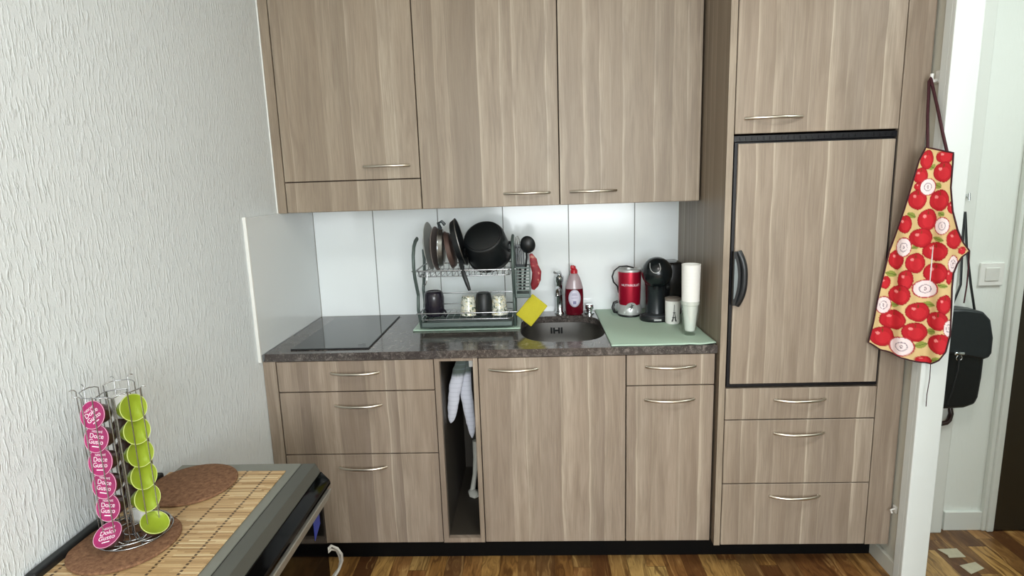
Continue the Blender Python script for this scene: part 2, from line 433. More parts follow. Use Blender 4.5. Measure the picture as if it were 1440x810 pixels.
# --- open niche unit for tea towels
u = thing('open_shelf_unit', (.73, .3, .1), 'narrow open wooden niche with a tea towel hanging inside, between drawers and large door', 'shelf unit')
w = B(); w.box(.648, .668, 0, .6, zb, zt_, .0008, 1); w.box(.7925, .8105, 0, .6, zb, zt_, .0008, 1)
w.box(.668, .7925, 0, .6, zb, zb+.019, .0008, 1); w.box(.668, .7925, 0, .6, zt_-.011, zt_, .0008, 1)
w.build('frame', M['wood_base'], u)
w = B(); w.box(.668, .6695, .02, .6, zb+.019, zt_-.011); w.box(.791, .7925, .02, .6, zb+.019, zt_-.011); w.box(.6695, .791, .585, .6, zb+.019, zt_-.011); w.box(.6695, .791, .022, .585, zb+.019, zb+.0205)  # thin dark sheets put the shade inside the niche into colour
w.build('shade_lining', M['niche_in'], u)
w = B(); w.tube([(.776, .56, .822), (.776, .10, .822)], .005, 10); w.tube([(.760, .56, .822), (.760, .12, .822)], .004, 10); w.box(.752, .785, .555, .584, .81, .834, .002)
rl = w.build('towel_rail', M['steel_wire'], u, 60)
w = B(); w.box(.767, .785, .088, .104, .795, .834, .003); w.build('rail_cap', M['white_plastic'], rl, world=False).data.transform(u.matrix_basis.inverted())
# --- large door under the sink
u = thing('base_cabinet', (1.08, .3, .1), 'wide wood-effect base cabinet with one large door below the sink', 'cabinet')
B().box(.8135, 1.3565, .0205, .6, zb, .70).build('body', M['carcass'], u)
f = front(u, 'door', .812, 1.358, zb, zt_, 0, M['wood_base']); bow(f, .853, 1.033, 0, .813)
# --- narrow drawer + door
u = thing('base_cabinet', (1.52, .3, .1), 'narrow wood-effect base cabinet with one small drawer above a tall door', 'cabinet')
B().box(1.3595, 1.6815, .0205, .6, zb, zt_).build('body', M['carcass'], u)
f = front(u, 'drawer', 1.358, 1.682, .739, zt_, 0, M['wood_base']); bow(f, 1.430, 1.610, 0, .8125)
f = front(u, 'door', 1.358, 1.682, zb, .739, 0, M['wood_base']); bow(f, 1.428, 1.608, 0, .6845)
# --- black plinth
w = B(); w.box(.02, 2.328, .066, .084, .0, .104, .001); tag(w.build('plinth', M['plinth']), 'long black plinth board under the base units and tall unit', 'plinth')

# --- tall unit with the refrigerator
x0, x1, x2, x3, yt = 1.688, 1.7115, 2.251, 2.339, -.029
ZTOP = 2.42
u = thing('tall_cabinet', (2.0, .3, .1), 'tall wood-effect cabinet with three drawers below and a door above the refrigerator', 'cabinet')
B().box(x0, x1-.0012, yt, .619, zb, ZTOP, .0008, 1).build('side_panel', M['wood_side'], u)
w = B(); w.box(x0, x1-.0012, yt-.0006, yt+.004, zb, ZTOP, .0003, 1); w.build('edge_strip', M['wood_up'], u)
B().box(x2+.0012, x3, yt, yt+.02, zb, ZTOP, .0008, 1).build('filler_panel', M['wood_tall'], u)
w = B(); w.box(x1, x2, yt+.021, .61, zb, .733); w.box(x1, x2, yt+.021, .61, 1.64, ZTOP); w.box(x2, x3-.02, yt+.021, .61, zb, ZTOP); w.box(x1, x2, .585, .61, .733, 1.64)
w.build('body', M['carcass'], u)
for za, zz, hx, hz in ((zb, .358, (1.889, 2.072), .308), (.358, .611, (1.893, 2.072), .5585), (.611, .734, (1.889, 2.069), .6875)):
    f = front(u, 'drawer', x1, x2, za, zz, yt, M['wood_tall']); bow(f, hx[0], hx[1], yt, hz)
f = front(u, 'door', x1, x2, 1.628, ZTOP, yt, M['wood_tall']); bow(f, 1.746, 1.933, yt, 1.679)
# --- refrigerator built in
u = thing('refrigerator', (1.98, .28, .74), 'built-in refrigerator with wood-effect door in a black frame', 'refrigerator')
w = B(); w.box(x1+.0005, x2-.0005, .0, .58, .737, 1.624, .002, 1)
w.build('body', M['black_trim'], u)
w = B(); w.box(x1+.001, x2-.001, yt+.004, -.001, 1.604, 1.624, .001, 1)
for k in range(26): w.box(x1+.02+k*.02, x1+.03+k*.02, yt+.001, yt+.005, 1.609, 1.619)
w.build('vent_grille', M['black_trim'], u)
w = B(); w.box(1.7145, 2.248, yt+.0005, -.001, .739, 1.6015, .001, 1)
dr = w.build('door', M['black_trim'], u); dr['label'] = 'black framed refrigerator door'
w = B(); w.box(1.7245, 2.2395, yt-.008, yt+.0003, .753, 1.597, .001, 1)
pn = w.build('door_panel', M['wood_tall'], dr, world=False); pn.data.transform(u.matrix_basis.inverted())
w = B(); n = 20
arcp = [(1.7225 + .036 + .0 - .0 if False else 1.7225 + .018 + .020*(1-abs(2*i/n-1)**2.4), 1.046 + .189*i/n) for i in range(n+1)]
inn = [(1.7225 + .018 - .013 + .014*(1-abs(2*i/n-1)**2.4), 1.072 + .137*i/n) for i in range(n+1)]
w.prism([(1.7175, 1.046)] + arcp + [(1.7175, 1.235)], -(yt-.008), -(yt-.024), Matrix(((1, 0, 0, 0), (0, 0, -1, 0), (0, 1, 0, 0), (0, 0, 0, 1))))
w.tube([(a-.006, yt-.030 + .012*abs(2*i/n-1)**3, b_) for i, (a, b_) in enumerate(arcp)], .011, 12, squash=(1, .8, 1))
hd = w.build('handle', M['black_plastic'], dr, 50, world=False); hd.data.transform(u.matrix_basis.inverted())
w = B(); n = 16
w.prism([(1.7205, 1.070+.141*i/n) for i in (0, n)][::-1] + [(1.7225+.010*(1-abs(2*i/n-1)**2.2), 1.070+.141*i/n) for i in range(n+1)], -(yt-.0245), -(yt-.0262), Matrix(((1, 0, 0, 0), (0, 0, -1, 0), (0, 1, 0, 0), (0, 0, 0, 1))))
gi = w.build('grip_inlay', simple('grey_grip_inlay', '#7d8486', .35, .3), dr, world=False); gi.data.transform(u.matrix_basis.inverted()); gi['label'] = 'grey inlay of the black handle'

# --- wall cabinets
yu, zu = .264, 1.398
xs = (.042, .589, 1.137, 1.683)
labs = ('wood-effect wall cabinet over the hob, door above a shallow flap',
        'wood-effect wall cabinet with one plain door above the dish rack',
        'wood-effect wall cabinet next to the tall unit, above the soap bottle')
hs = ((.365, .549, 1.572), (.918, 1.098, 1.4495), (1.179, 1.359, 1.4495))
for i in range(3):
    xa, xb = xs[i], xs[i+1]
    u = thing('wall_cabinet', ((xa+xb)/2, .45, zu), labs[i], 'cabinet', 'wall cabinets above the worktop')
    B().box(xa+.0015, xb-.0015, yu+.0205, .618, zu+.003, ZTOP).build('body', M['carcass'], u)
    B().box(xa+.001, xb-.001, yu+.021, .6185, zu, zu+.0028).build('bottom_panel', M['wood_up'], u)
    if i == 0:
        B().box(.005, xa-GAP, yu, .618, zu, ZTOP, .001, 1).build('filler_panel', M['wood_up'], u)
        front(u, 'flap', xa, xb, zu, 1.520, yu, M['wood_up'])
        f = front(u, 'door', xa, xb, 1.520, ZTOP, yu, M['wood_up'])
    else:
        f = front(u, 'door', xa, xb, zu, ZTOP, yu, M['wood_up'])
    bow(f, hs[i][0], hs[i][1], yu, hs[i][2])
# pale caulk line between wall and cabinets
w = B(); w.box(.0, .0045, yu-.001, yu+.012, zu, ZTOP); structure(w.build('trim_5', M['white_plastic']))

# ------------------------------------------------------------------ worktop with sink cut-out
def sink_outline(grow=0.0, n=64):
    cx, cy, hx, hy = 1.1385, .3, .1735+grow, .215+grow; out = []
    for k in range(n):
        a = 2*PI*k/n; c, s_ = math.cos(a), math.sin(a)
        e = 2.6 if s_ < 0 else 4.0
        x = math.copysign(abs(c)**(2/3.2), c)*hx; y = math.copysign(abs(s_)**(2/e), s_)*hy
        out.append((cx+x, cy+y))
    return out
def plate_with_hole(x0, x1, y0, y1, hole, z0, z1, name, mat):
    cu = bpy.data.curves.new('c', 'CURVE'); cu.dimensions = '2D'; cu.fill_mode = 'BOTH'; cu.extrude = (z1-z0)/2
    for pts in ([(x0, y0), (x1, y0), (x1, y1), (x0, y1)], hole):
        sp = cu.splines.new('POLY'); sp.points.add(len(pts)-1); sp.use_cyclic_u = True
        for p, q in zip(sp.points, pts): p.co = (q[0], q[1], 0, 1)
    o = bpy.data.objects.new('c', cu); C.objects.link(o)
    dg = bpy.context.evaluated_depsgraph_get(); me = bpy.data.meshes.new_from_object(o.evaluated_get(dg)); bpy.data.objects.remove(o)
    me.transform(Matrix.Translation((0, 0, (z0+z1)/2)))
    me.materials.clear(); me.materials.append(mat); me.name = name
    r = bpy.data.objects.new(name, me); C.objects.link(r); return r
wt = plate_with_hole(.0125, 1.6875, -.004, .6185, sink_outline(), .8605, ZT, 'worktop', M['granite'])
md = wt.modifiers.new('b', 'BEVEL'); md.width = .0015; md.segments = 2; md.limit_method = 'ANGLE'; md.angle_limit = math.radians(60)
tag(wt, 'dark speckled polished stone worktop running over the base cabinets', 'worktop')
# sink
u = thing('sink', (1.1385, .3, .71), 'stainless steel sink bowl set in the dark stone worktop', 'sink'); sink_root = u
w = B(); lv = [(.012, .8600), (-.0005, .8600), (-.002, .80), (-.006, .745), (-.02, .722), (-.06, .716), (-.14, .713)]
rings = []
for g, z in lv: rings.append([w.bm.verts.new((x, y, z)) for x, y in sink_outline(g)])
for A, Bn in zip(rings, rings[1:]):
    for k in range(len(A)): w.bm.faces.new((A[k], A[(k+1) % len(A)], Bn[(k+1) % len(A)], Bn[k]))
w.bm.faces.new(rings[-1])
bowl = w.build('bowl', M['steel'], u, 50)
md = bowl.modifiers.new('s', 'SOLIDIFY'); md.thickness = .001; md.offset = -1
w = B()
for x in (1.100, 1.112, 1.134, 1.146): w.box(x-.0036, x+.0036, .501, .5125, .812, .840, .001)
w.box(1.116, 1.130, .503, .5125, .822, .830)
w.build('overflow_slots', M['matte_black'], u)
w = B(); w.lathe([(0, .7165), (.03, .7165), (.034, .7145), (.034, .712)], 24, Matrix.Translation((1.1385, .3, 0))); w.build('drain', M['chrome'], u, 40)
# faucet
u = thing('faucet', (1.142, .575, ZT), 'chrome mixer tap standing behind the sink', 'faucet')
w = B(); w.lathe([(.024, ZT), (.024, ZT+.006), (.019, ZT+.012), (.017, ZT+.02), (.017, 1.035), (.020, 1.04), (.020, 1.062), (.012, 1.070), (0, 1.070)], 28, Matrix.Translation((1.142, .575, 0))); w.build('body', M['chrome'], u, 40)
w = B(); w.tube([(1.142, .565, .985), (1.136, .52, 1.012), (1.130, .475, 1.022), (1.127, .448, 1.016), (1.1265, .440, .997)], [.0125, .012, .011, .0105, .0105], 14); w.build('spout', M['chrome'], u, 50)
w = B(); w.tube([(1.142, .575, 1.066), (1.14, .57, 1.080), (1.128, .54, 1.087), (1.118, .515, 1.090)], [.013, .011, .006, .0055], 12); w.build('lever', M['chrome'], u, 50)
w = B(); w.lathe([(.022, ZT), (.022, ZT+.004), (.014, ZT+.008), (.014, ZT+.02), (.017, ZT+.021), (.019, ZT+.024), (.019, ZT+.038), (.016, ZT+.042), (0, ZT+.042)], 24, Matrix.Translation((1.276, .555, 0)))
dk = w.build('drain_knob', M['chrome'], None, 40); dk.data.transform(sink_root.matrix_basis.inverted()); dk.parent = sink_root; dk['label'] = 'round chrome drain knob on the worktop'
# hob
u = thing('hob', (.24, .3, ZT), 'black glass two-zone hob flush in the left end of the worktop', 'hob')
mt = B().prism([(.095, .047), (.392, .047), (.392, .572), (.095, .572)], ZT+.0002, ZT+.004).build('glass_plate', M['hob_glass'], u, bevel=.001)
w = B(); w.box(.094, .396, .0415, .0468, ZT+.0002, ZT+.005, .001); w.box(.3922, .396, .0468, .572, ZT+.0002, ZT+.005, .001)
w.build('black_edge', M['matte_black'], u)
w = B()
for k, (x, y) in enumerate([(.352, .075), (.364, .088), (.348, .092), (.370, .072), (.360, .103)]):
    w.box(x-.007, x+.007, y-.0011, y+.0011, ZT+.0039, ZT+.0043)
w.build('control_marks', simple('hob_control_print', '#0a0a0a', .3), u)

# ------------------------------------------------------------------ drying mats
def wavy_mat(name, x0, x1, y0, y1, th, mat, wave, lab, cat):
    w = B(); nx, ny = 48, 40; g = []
    for j in range(ny+1):
        row = []
        for i in range(nx+1):
            x = x0+(x1-x0)*i/nx; y = y0+(y1-y0)*j/ny
            k = max(0, 1-j/ny*4)
            z = ZT + .0012 + th + wave*k*(.5+.5*math.sin(i*.55+1.2*math.sin(i*.2)))*max(0, (i/nx-.55)*2.2)
            row.append(w.bm.verts.new((x, y + .004*wave/.004*math.sin(i*.3)*.3*k, z)))
        g.append(row)
    for j in range(ny):
        for i in range(nx): w.bm.faces.new((g[j][i], g[j][i+1], g[j+1][i+1], g[j+1][i]))
    o = w.build(name, mat, None, 60)
    md = o.modifiers.new('s', 'SOLIDIFY'); md.thickness = th; md.offset = -1
    md.use_quality_normals = True
    return tag(o, lab, cat)
wavy_mat('drying_mat', 1.306, 1.684, .004, .612, .0035, M['mat_green'], .005, 'sage green drying mat under the coffee machine and blender', 'mat')
wavy_mat('drying_mat', .515, .966, .288, .55, .006, M['mat_glass'], 0.0, 'pale green mat under the dish rack', 'mat')
ZM = ZT + .0048     # top of right mat
ZD = ZT + .0073     # top of left mat

# ------------------------------------------------------------------ dish rack
u = thing('dish_rack', (.75, .35, ZD), 'two-tier grey metal dish rack holding pans, mugs and glasses left of the sink', 'dish rack')
prof = [(.325, ZD), (.302, .94), (.275, .985), (.285, 1.03), (.292, 1.045), (.268, 1.085), (.242, 1.13), (.233, 1.17), (.238, 1.215), (.262, 1.25), (.30, 1.268), (.335, 1.274)]
for x in (.546, .944):
    for sgn in (1, -1):
        w = B(); a = []; b_ = []
        pr = [(y if sgn > 0 else .70-y, z) for y, z in prof[: (12 if sgn > 0 else 9)]]
        w.tube([(x, y, z) for y, z in pr], .0095, 12, squash=(.7, 1, 1))
        w.build('upright', M['rack_grey'], u, 50)
w = B()
def ring_rect(w, x0, x1, y0, y1, z, r=.003, cr=.02):
    pts = []
    for cx, cy, a0 in ((x1-cr, y1-cr, 0), (x0+cr, y1-cr, 90), (x0+cr, y0+cr, 180), (x1-cr, y0+cr, 270)):
        for k in range(5):
            a = math.radians(a0+22.5*k); pts.append((cx+cr*math.cos(a), cy+cr*math.sin(a), z))
    w.tube(pts, r, 8, True)
ring_rect(w, .55, .94, .237, .463, 1.152, .0032); ring_rect(w, .56, .93, .245, .455, 1.128, .002)
for k in range(17):
    x = .565 + k*.0225
    w.tube([(x, .237, 1.152), (x, .247, 1.128), (x, .453, 1.128), (x, .463, 1.152)], .0014, 6)
for k in range(9):
    x = .58 + k*.041; r = .009
    w.tube([(x+r*math.cos(a*PI/8), .241, 1.139+r*math.sin(a*PI/8)) for a in range(16)], .0011, 6, True)
w.tube([(.535, .240, 1.152), (.955, .240, 1.152)], .0028, 8)
w.build('upper_shelf', M['steel_wire'], u, 60)
w = B(); ring_rect(w, .552, .938, .258, .452, .972, .003); ring_rect(w, .556, .934, .262, .448, .945, .002)
for k in range(13):
    x = .575+k*.028; w.tube([(x, .262, .947), (x, .448, .947)], .0014, 6)
w.tube([(.54, .455, 1.02), (.945, .455, 1.02)], .0025, 6)
w.tube([(.54, .259, .972), (.955, .259, .972)], .0028, 8)
w.build('lower_shelf', M['steel_wire'], u, 60)
w = B(); w.box(.556, .936, .262, .45, .912, .917, .002); 
for a, b_, c_, d_ in ((.556, .936, .262, .268), (.556, .936, .444, .45), (.556, .562, .262, .45), (.93, .936, .262, .45)): w.box(a, b_, c_, d_, .912, .932, .002)
w.build('drip_tray', M['rack_grey'], u)
# cutlery basket on the right end
w = B(); bx0, bx1, by0, by1 = .9515, 1.012, .262, .345
w.box(bx0, bx1, by0, by1, 1.028, 1.046, .003)
for z in (1.058, 1.071, 1.084, 1.097, 1.110, 1.123, 1.136, 1.150):
    w.box(bx0, bx1, by0, by0+.003, z, z+.005); w.box(bx0, bx1, by1-.003, by1, z, z+.005)
    w.box(bx0, bx0+.003, by0, by1, z, z+.005); w.box(bx1-.003, bx1, by0, by1, z, z+.005)
for x, y in ((bx0+.002, by0+.002), (bx1-.002, by0+.002), (bx0+.002, by1-.002), (bx1-.002, by1-.002)): w.box(x-.003, x+.003, y-.003, y+.003, 1.03, 1.155, .001)
w.build('cutlery_basket', M['rack_grey'], u)
w = B(); w.tube([(.563, .238, 1.15), (.562, .232, 1.135), (.572, .228, 1.13), (.580, .23, 1.14)], .0015, 6)
w.tube([(.600, .239, 1.15), (.598, .232, 1.12), (.590, .230, 1.098), (.584, .232, 1.094), (.582, .234, 1.10)], .002, 6)
w.build('hook', M['steel_wire'], u, 60)

# things standing in the rack
def disc_thing(name, c, nrm, prof, mat, lab, cat, part=None, hint=(0, 0, 1)):
    o = B().lathe(prof, 40, axis_m(c, nrm, hint)).build(name, mat, None, 40); return tag(o, lab, cat)
disc_thing('dinner_plate', (.585, .35, 1.242), (1, -.06, .07), [(0, -.004), (.06, -.004), (.098, .008), (.1, .010), (.098, .011), (.062, .001), (0, 0)], M['grey_plate'], 'large pale grey plate standing at the left end of the rack', 'plate')
disc_thing('side_plate', (.617, .33, 1.232), (1, -.1, .05), [(0, -.005), (.060, -.005), (.090, .008), (.092, .010), (.090, .011), (.061, 0), (0, 0)], simple('taupe_glaze', '#857b77', .35), 'taupe plate standing right beside the large grey plate', 'plate')
def pan(name, c, nrm, r, depth, rimmat, mat, lab, handle=None, hmat=None):
    m = axis_m(c, nrm, (0, 0, 1)); u = thing(name, c, lab, 'pan')
    w = B().lathe([(0, 0), (r*.80, 0), (r*.9, depth*.15), (r, depth), (r-.003, depth), (r*.88, depth*.2+.003), (r*.79, .003), (0, .003)], 44, m); w.build('body', mat, u, 40)
    pts = [m @ Vector((r*math.cos(a*PI/24), r*math.sin(a*PI/24), depth)) for a in range(48)]
    B().tube(pts, .0022, 6, True).build('rim', rimmat, u, 60)
    if handle:
        B().tube(handle[0], handle[1], 12, squash=handle[2]).build('handle', hmat or M['matte_black'], u, 60)
    return u
pan('saucepan', (.657, .34, 1.235), (-1, -.05, .03), .083, .020, M['chrome'], M['steel'], 'steel pan with a bright polished rim standing on edge in the rack',
    ([(.648, .33, 1.315), (.640, .32, 1.338), (.656, .315, 1.345), (.667, .32, 1.33)], [.007, .006, .006, .007], (1, 1, 1)), M['smoke'])
pan('frying_pan', (.694, .345, 1.226), (-1, .0, -.20), .078, .018, M['copper_brown'], M['copper_brown'], 'brown coated pan between the steel pan and the black frying pan')
pan('frying_pan', (.703, .34, 1.250), (1, .02, .24), .100, .026, M['steel'], M['matte_black'], 'black frying pan on edge with its handle pointing down',
    ([(.728, .285, 1.19), (.738, .250, 1.165), (.748, .228, 1.135), (.760, .222, 1.10), (.768, .224, 1.072)], [.009, .009, .0095, .009, .006], (1, .6, 1)))
u = thing('cooking_pot', (.83, .35, 1.155), 'large black cooking pot resting upside down and tilted on the rack', 'pot')
m = axis_m((.834, .345, 1.238), (-.17, -.70, .69), (1, 0, 0))
B().lathe([(0, .066), (.068, .066), (.080, .060), (.087, .046), (.092, -.05), (.097, -.056), (.097, -.060), (.090, -.058), (.086, .04), (.07, .058), (0, .060)], 48, m).build('body', M['matte_black'], u, 35)
B().tube([m @ Vector((.073*math.cos(a*PI/24), .073*math.sin(a*PI/24), .0655)) for a in range(48)], .0018, 6, True).build('base_ring', M['black_plastic'], u, 60)
for sg in (1, -1): B().tube([m @ Vector((sg*.088, -.022, -.025)), m @ Vector((sg*.105, -.018, -.028)), m @ Vector((sg*.108, 0, -.03)), m @ Vector((sg*.105, .018, -.028)), m @ Vector((sg*.088, .022, -.025))], .006, 10).build('side_handle', M['matte_black'], u, 60)
# mugs and glasses in the lower tier (upside down)
ZL = .9488
def mug(name, x, y, prof, mat, lab, cat, handle=None, base=ZL):
    u = thing(name, (x, y, base), lab, cat)
    B().lathe([(r, base+z) for r, z in prof], 32, Matrix.Translation((x, y, 0))).build('body', mat, u, 50)
    if handle: B().tube([(x+a, y+b_, base+c_) for a, b_, c_ in handle], .0045, 10).build('handle', mat, u, 60)
    return u
mug('mug', .603, .335, [(.036, 0), (.041, .02), (.042, .075), (.039, .095), (.034, .102), (.03, .104), (.026, .101), (0, .101)], M['mug_dark'], 'dark violet-black mug upside down, leftmost on the lower tier', 'mug',
    [(.036, -.01, .03), (.05, -.03, .022), (.058, -.04, .01), (.05, -.035, .002), (.036, -.02, .012)])
for x, lab in ((.748, 'floral painted glass upside down between the mug and the black cup'), (.878, 'floral painted glass upside down at the right end of the lower tier')):
    mug('drinking_glass', x, .335, [(.037, 0), (.036, .003), (.028, .072), (.026, .079), (0, .080), (0, .077), (.024, .076), (.034, .003), (.037, 0)], M['floral'], lab, 'glass')
mug('cup', .813, .335, [(.038, 0), (.038, .004), (.036, .05), (.031, .086), (.026, .092), (0, .092), (0, .088), (.026, .084), (.034, .004), (.038, 0)], M['matte_black'], 'plain black cup upside down between the two floral glasses', 'cup')
# utensils
u = thing('ladle', (.995, .30, 1.05), 'black ladle standing bowl-up in the cutlery basket', 'ladle')
B().tube([(.985, .31, 1.05), (.99, .305, 1.12), (1.0, .295, 1.19), (1.0, .285, 1.215)], [.005, .005, .0045, .005], 8).build('handle', M['matte_black'], u, 60)
w = B(); w.lathe([(0, -.022), (.018, -.018), (.029, -.006), (.032, .006), (.030, .006), (.026, -.004), (.015, -.015), (0, -.018)], 24, axis_m((1.004, .272, 1.243), (.25, .9, .25)), (1, 1.15)); w.build('scoop', M['matte_black'], u, 50)
u = thing('spatula', (.975, .30, 1.05), 'dark slotted spatula in the cutlery basket beside the ladle', 'spatula')
B().tube([(.97, .315, 1.05), (.972, .312, 1.15)], .005, 8).build('handle', M['matte_black'], u, 60)
w = B()
for k in range(4): w.box(.9545+k*.0095, .9615+k*.0095, .305, .309, 1.155, 1.235, .001)
w.box(.955, .992, .305, .309, 1.145, 1.16, .001); w.box(.955, .992, .305, .309, 1.228, 1.243, .001); w.build('blade', M['smoke'], u)
u = thing('whisk', (.965, .33, 1.05), 'thin wire whisk standing at the back of the cutlery basket', 'whisk')
B().tube([(.965, .33, 1.05), (.962, .332, 1.18)], .005, 8).build('handle', M['steel'], u, 60)
w = B()
for k in range(4):
    a = k*PI/4; pts = [(.962+.016*math.sin(t*PI/10)**.7*math.cos(a)*(1 if t <= 10 else -1) if t <= 10 else 0, 0, 0) for t in range(1)]
    pts = []
    for t in range(21):
        ph = t/20*PI; pts.append((.962+.017*math.sin(ph*2 if False else ph)*0 + .017*math.cos(ph)*math.cos(a)*min(1, 1.3*math.sin(ph)+.15), .332+.017*math.cos(ph)*math.sin(a)*min(1, 1.3*math.sin(ph)+.15), 1.18+.095*math.sin(ph)))
    w.tube(pts, .0008, 5)
w.build('wires', M['steel_wire'], u, 60)
u = thing('oven_mitt', (1.035, .30, 1.06), 'red patterned cloth hanging at the right end of the dish rack', 'oven mitt')
w = B(); w.tube([(1.016, .29, 1.205), (1.026, .288, 1.18), (1.030, .286, 1.155), (1.039, .286, 1.13), (1.036, .286, 1.10), (1.028, .287, 1.075), (1.022, .29, 1.058)], [.006, .015, .016, .019, .019, .016, .007], 14, squash=(1, .45, 1))
w.build('cloth', M['red_cloth'], u, 60)
B().tube([(1.016, .29, 1.203), (1.012, .29, 1.215), (1.008, .30, 1.205), (1.0085, .30, 1.16)], .0015, 6).build('loop', M['binding'], u, 60)
# sponge leaning on the rack over the sink corner
rot = Matrix.Rotation(math.radians(-12), 3, 'X') @ Matrix.Rotation(math.radians(40), 3, 'Y')
u = thing('sponge', (1.01, .31, .97), 'yellow sponge cloth tilted on its corner between dish rack and sink', 'sponge')
B().box(.974, 1.055, .288, .302, .914, 1.024, .003, 2, rot).build('foam', M['sponge'], u, 60)
w = B().box(.975, 1.054, .3025, .3085, .913, 1.022, .002, 2, rot); w.build('scouring_layer', M['scour'], u, 60)

# ------------------------------------------------------------------ soap bottle
bx, by = 1.207, .545
u = thing('soap_bottle', (bx, by, ZT), 'dish soap bottle with red liquid, white oval label and red cap', 'bottle')
T = Matrix.Translation((bx, by, 0)); E_ = (1, .6)
B().lathe([(0, ZT+.001), (.036, ZT+.001), (.040, ZT+.006), (.041, ZT+.03), (.0415, ZT+.09), (.040, ZT+.120), (0, ZT+.120)], 40, T, E_).build('liquid', M['soap_red'], u, 50)
B().lathe([(.0402, ZT+.1205), (.038, ZT+.130), (.033, ZT+.150), (.026, ZT+.170), (.019, ZT+.184), (.0155, ZT+.190), (0, ZT+.190)], 40, T, E_).build('shell', simple('hazy_pet', '#a8969a', .15), u, 50)
w = B().lathe([(.0165, ZT+.190), (.0165, ZT+.203), (.0125, ZT+.209), (.009, ZT+.212), (.008, ZT+.222), (0, ZT+.224)], 24, T)
w.box(bx-.016, bx+.004, by-.009, by+.006, ZT+.208, ZT+.226, .005); w.build('cap', M['red_plastic'], u, 50)
w = B(); n = 40
def onshell(dx, z, off): return Vector((bx+dx, by - .6*math.sqrt(max(0, .0416**2-dx*dx)) - off, z))
cv = w.bm.verts.new(onshell(0, ZT+.078, .001))
rs = []
for f_ in (.33, .66, 1):
    rs.append([w.bm.verts.new(onshell(.0275*f_*math.cos(2*PI*k/n), ZT+.078+.040*f_*math.sin(2*PI*k/n), .001)) for k in range(n)])
for k in range(n):
    w.bm.faces.new((cv, rs[0][k], rs[0][(k+1) % n]))
    for a, b_ in zip(rs, rs[1:]): w.bm.faces.new((a[k], a[(k+1) % n], b_[(k+1) % n], b_[k]))
lb = w.build('label_sticker', simple('lilac_white_label', '#d6d3e4', .4), u, 60); md = lb.modifiers.new('s', 'SOLIDIFY'); md.thickness = .0006; md.offset = 0
w = B()
for z, hw in ((.099, .011), (.093, .013), (.080, .014)): w.box(bx-hw, bx+hw, by-.0268, by-.0262, ZT+z, ZT+z+.0014)
w.box(bx-.007, bx+.007, by-.0268, by-.0262, ZT+.052, ZT+.066); w.build('printed_lines', simple('violet_print', '#7f7ca0', .5), u)

# ------------------------------------------------------------------ blender
x, y = 1.447, .485
u = thing('blender', (x, y, ZM), 'red and silver personal blender on the green mat', 'blender')
T = Matrix.Translation((x, y, 0))
B().lathe([(0, ZM), (.050, ZM), (.052, ZM+.004), (.050, ZM+.010)], 40, T).build('foot_ring', M['black_plastic'], u, 40)
B().lathe([(.052, ZM+.010), (.053, ZM+.020), (.052, ZM+.034), (.049, ZM+.046), (.0465, ZM+.052), (0, ZM+.052)], 40, T).build('base', M['silver'], u, 50)
B().lathe([(.0455, ZM+.050), (.0475, ZM+.08), (.0510, ZM+.196), (.0505, ZM+.200)], 40, T).build('shell', M['red_metal'], u, 50)
B().lathe([(.0508, ZM+.198), (.0515, ZM+.201), (.0515, ZM+.206), (.048, ZM+.209), (.044, ZM+.205), (.044, ZM+.199), (0, ZM+.199)], 40, T).build('top_rim', M['silver'], u, 50)
# arched front plate of the base with a small emblem
w = B(); n = 20; arc = [(.032*math.cos(PI*k/n), .048*math.sin(PI*k/n)) for k in range(n+1)]
vs = [w.bm.verts.new((x+a, y-math.sqrt(.0535**2-a*a)-.0006, ZM+.020+b_)) for a, b_ in arc]; w.bm.faces.new(vs)
pl = w.build('badge_plate', M['silver'], u); md = pl.modifiers.new('s', 'SOLIDIFY'); md.thickness = .003
w = B(); w.tube([(x-.006, y-.057, ZM+.032), (x-.001, y-.057, ZM+.043), (x+.003, y-.057, ZM+.052), (x+.010, y-.0565, ZM+.056)], [.001, .002, .002, .001], 8); w.tube([(x-.008, y-.057, ZM+.047), (x, y-.057, ZM+.050), (x+.006, y-.057, ZM+.043)], .0013, 8); w.sphere((x+.001, y-.057, ZM+.057), .0025); w.build('emblem', M['ink'], u, 60)
def curved_text(txt, size, cx, cy, R, z, mat, parent, name='lettering', ang=-PI/2):
    me = text_mesh(txt, size)
    for v in me.vertices:
        a = ang + v.co.x/R; rr = R + .0006 + v.co.z
        v.co = Vector((cx+rr*math.cos(a), cy+rr*math.sin(a), z+v.co.y))
    me.transform(parent.matrix_basis.inverted()); me.materials.clear(); me.materials.append(mat)
    o = bpy.data.objects.new(name, me); C.objects.link(o); o.parent = parent; return o
curved_text('NUTRIBULLET', .0135, x, y, .0495, ZM+.142, M['print_white'], u, ang=-PI/2-.05)
w = B(); w.tube([(x+.02, y+.02, ZM+.209), (x-.012, y-.0, ZM+.220), (x-.045, y-.002, ZM+.219), (x-.068, y, ZM+.20), (x-.076, y, ZM+.175), (x-.070, y+.002, ZM+.15), (x-.052, y+.008, ZM+.13), (x-.0465, y+.012, ZM+.10)], .0034, 10)
w.tube([(x-.05, y+.012, ZM+.06), (x-.066, y+.01, ZM+.055), (x-.073, y+.005, ZM+.035), (x-.066, y, ZM+.015), (x-.052, y+.01, ZM+.012)], .0065, 10)
w.build('power_cord', M['black_plastic'], u, 60)

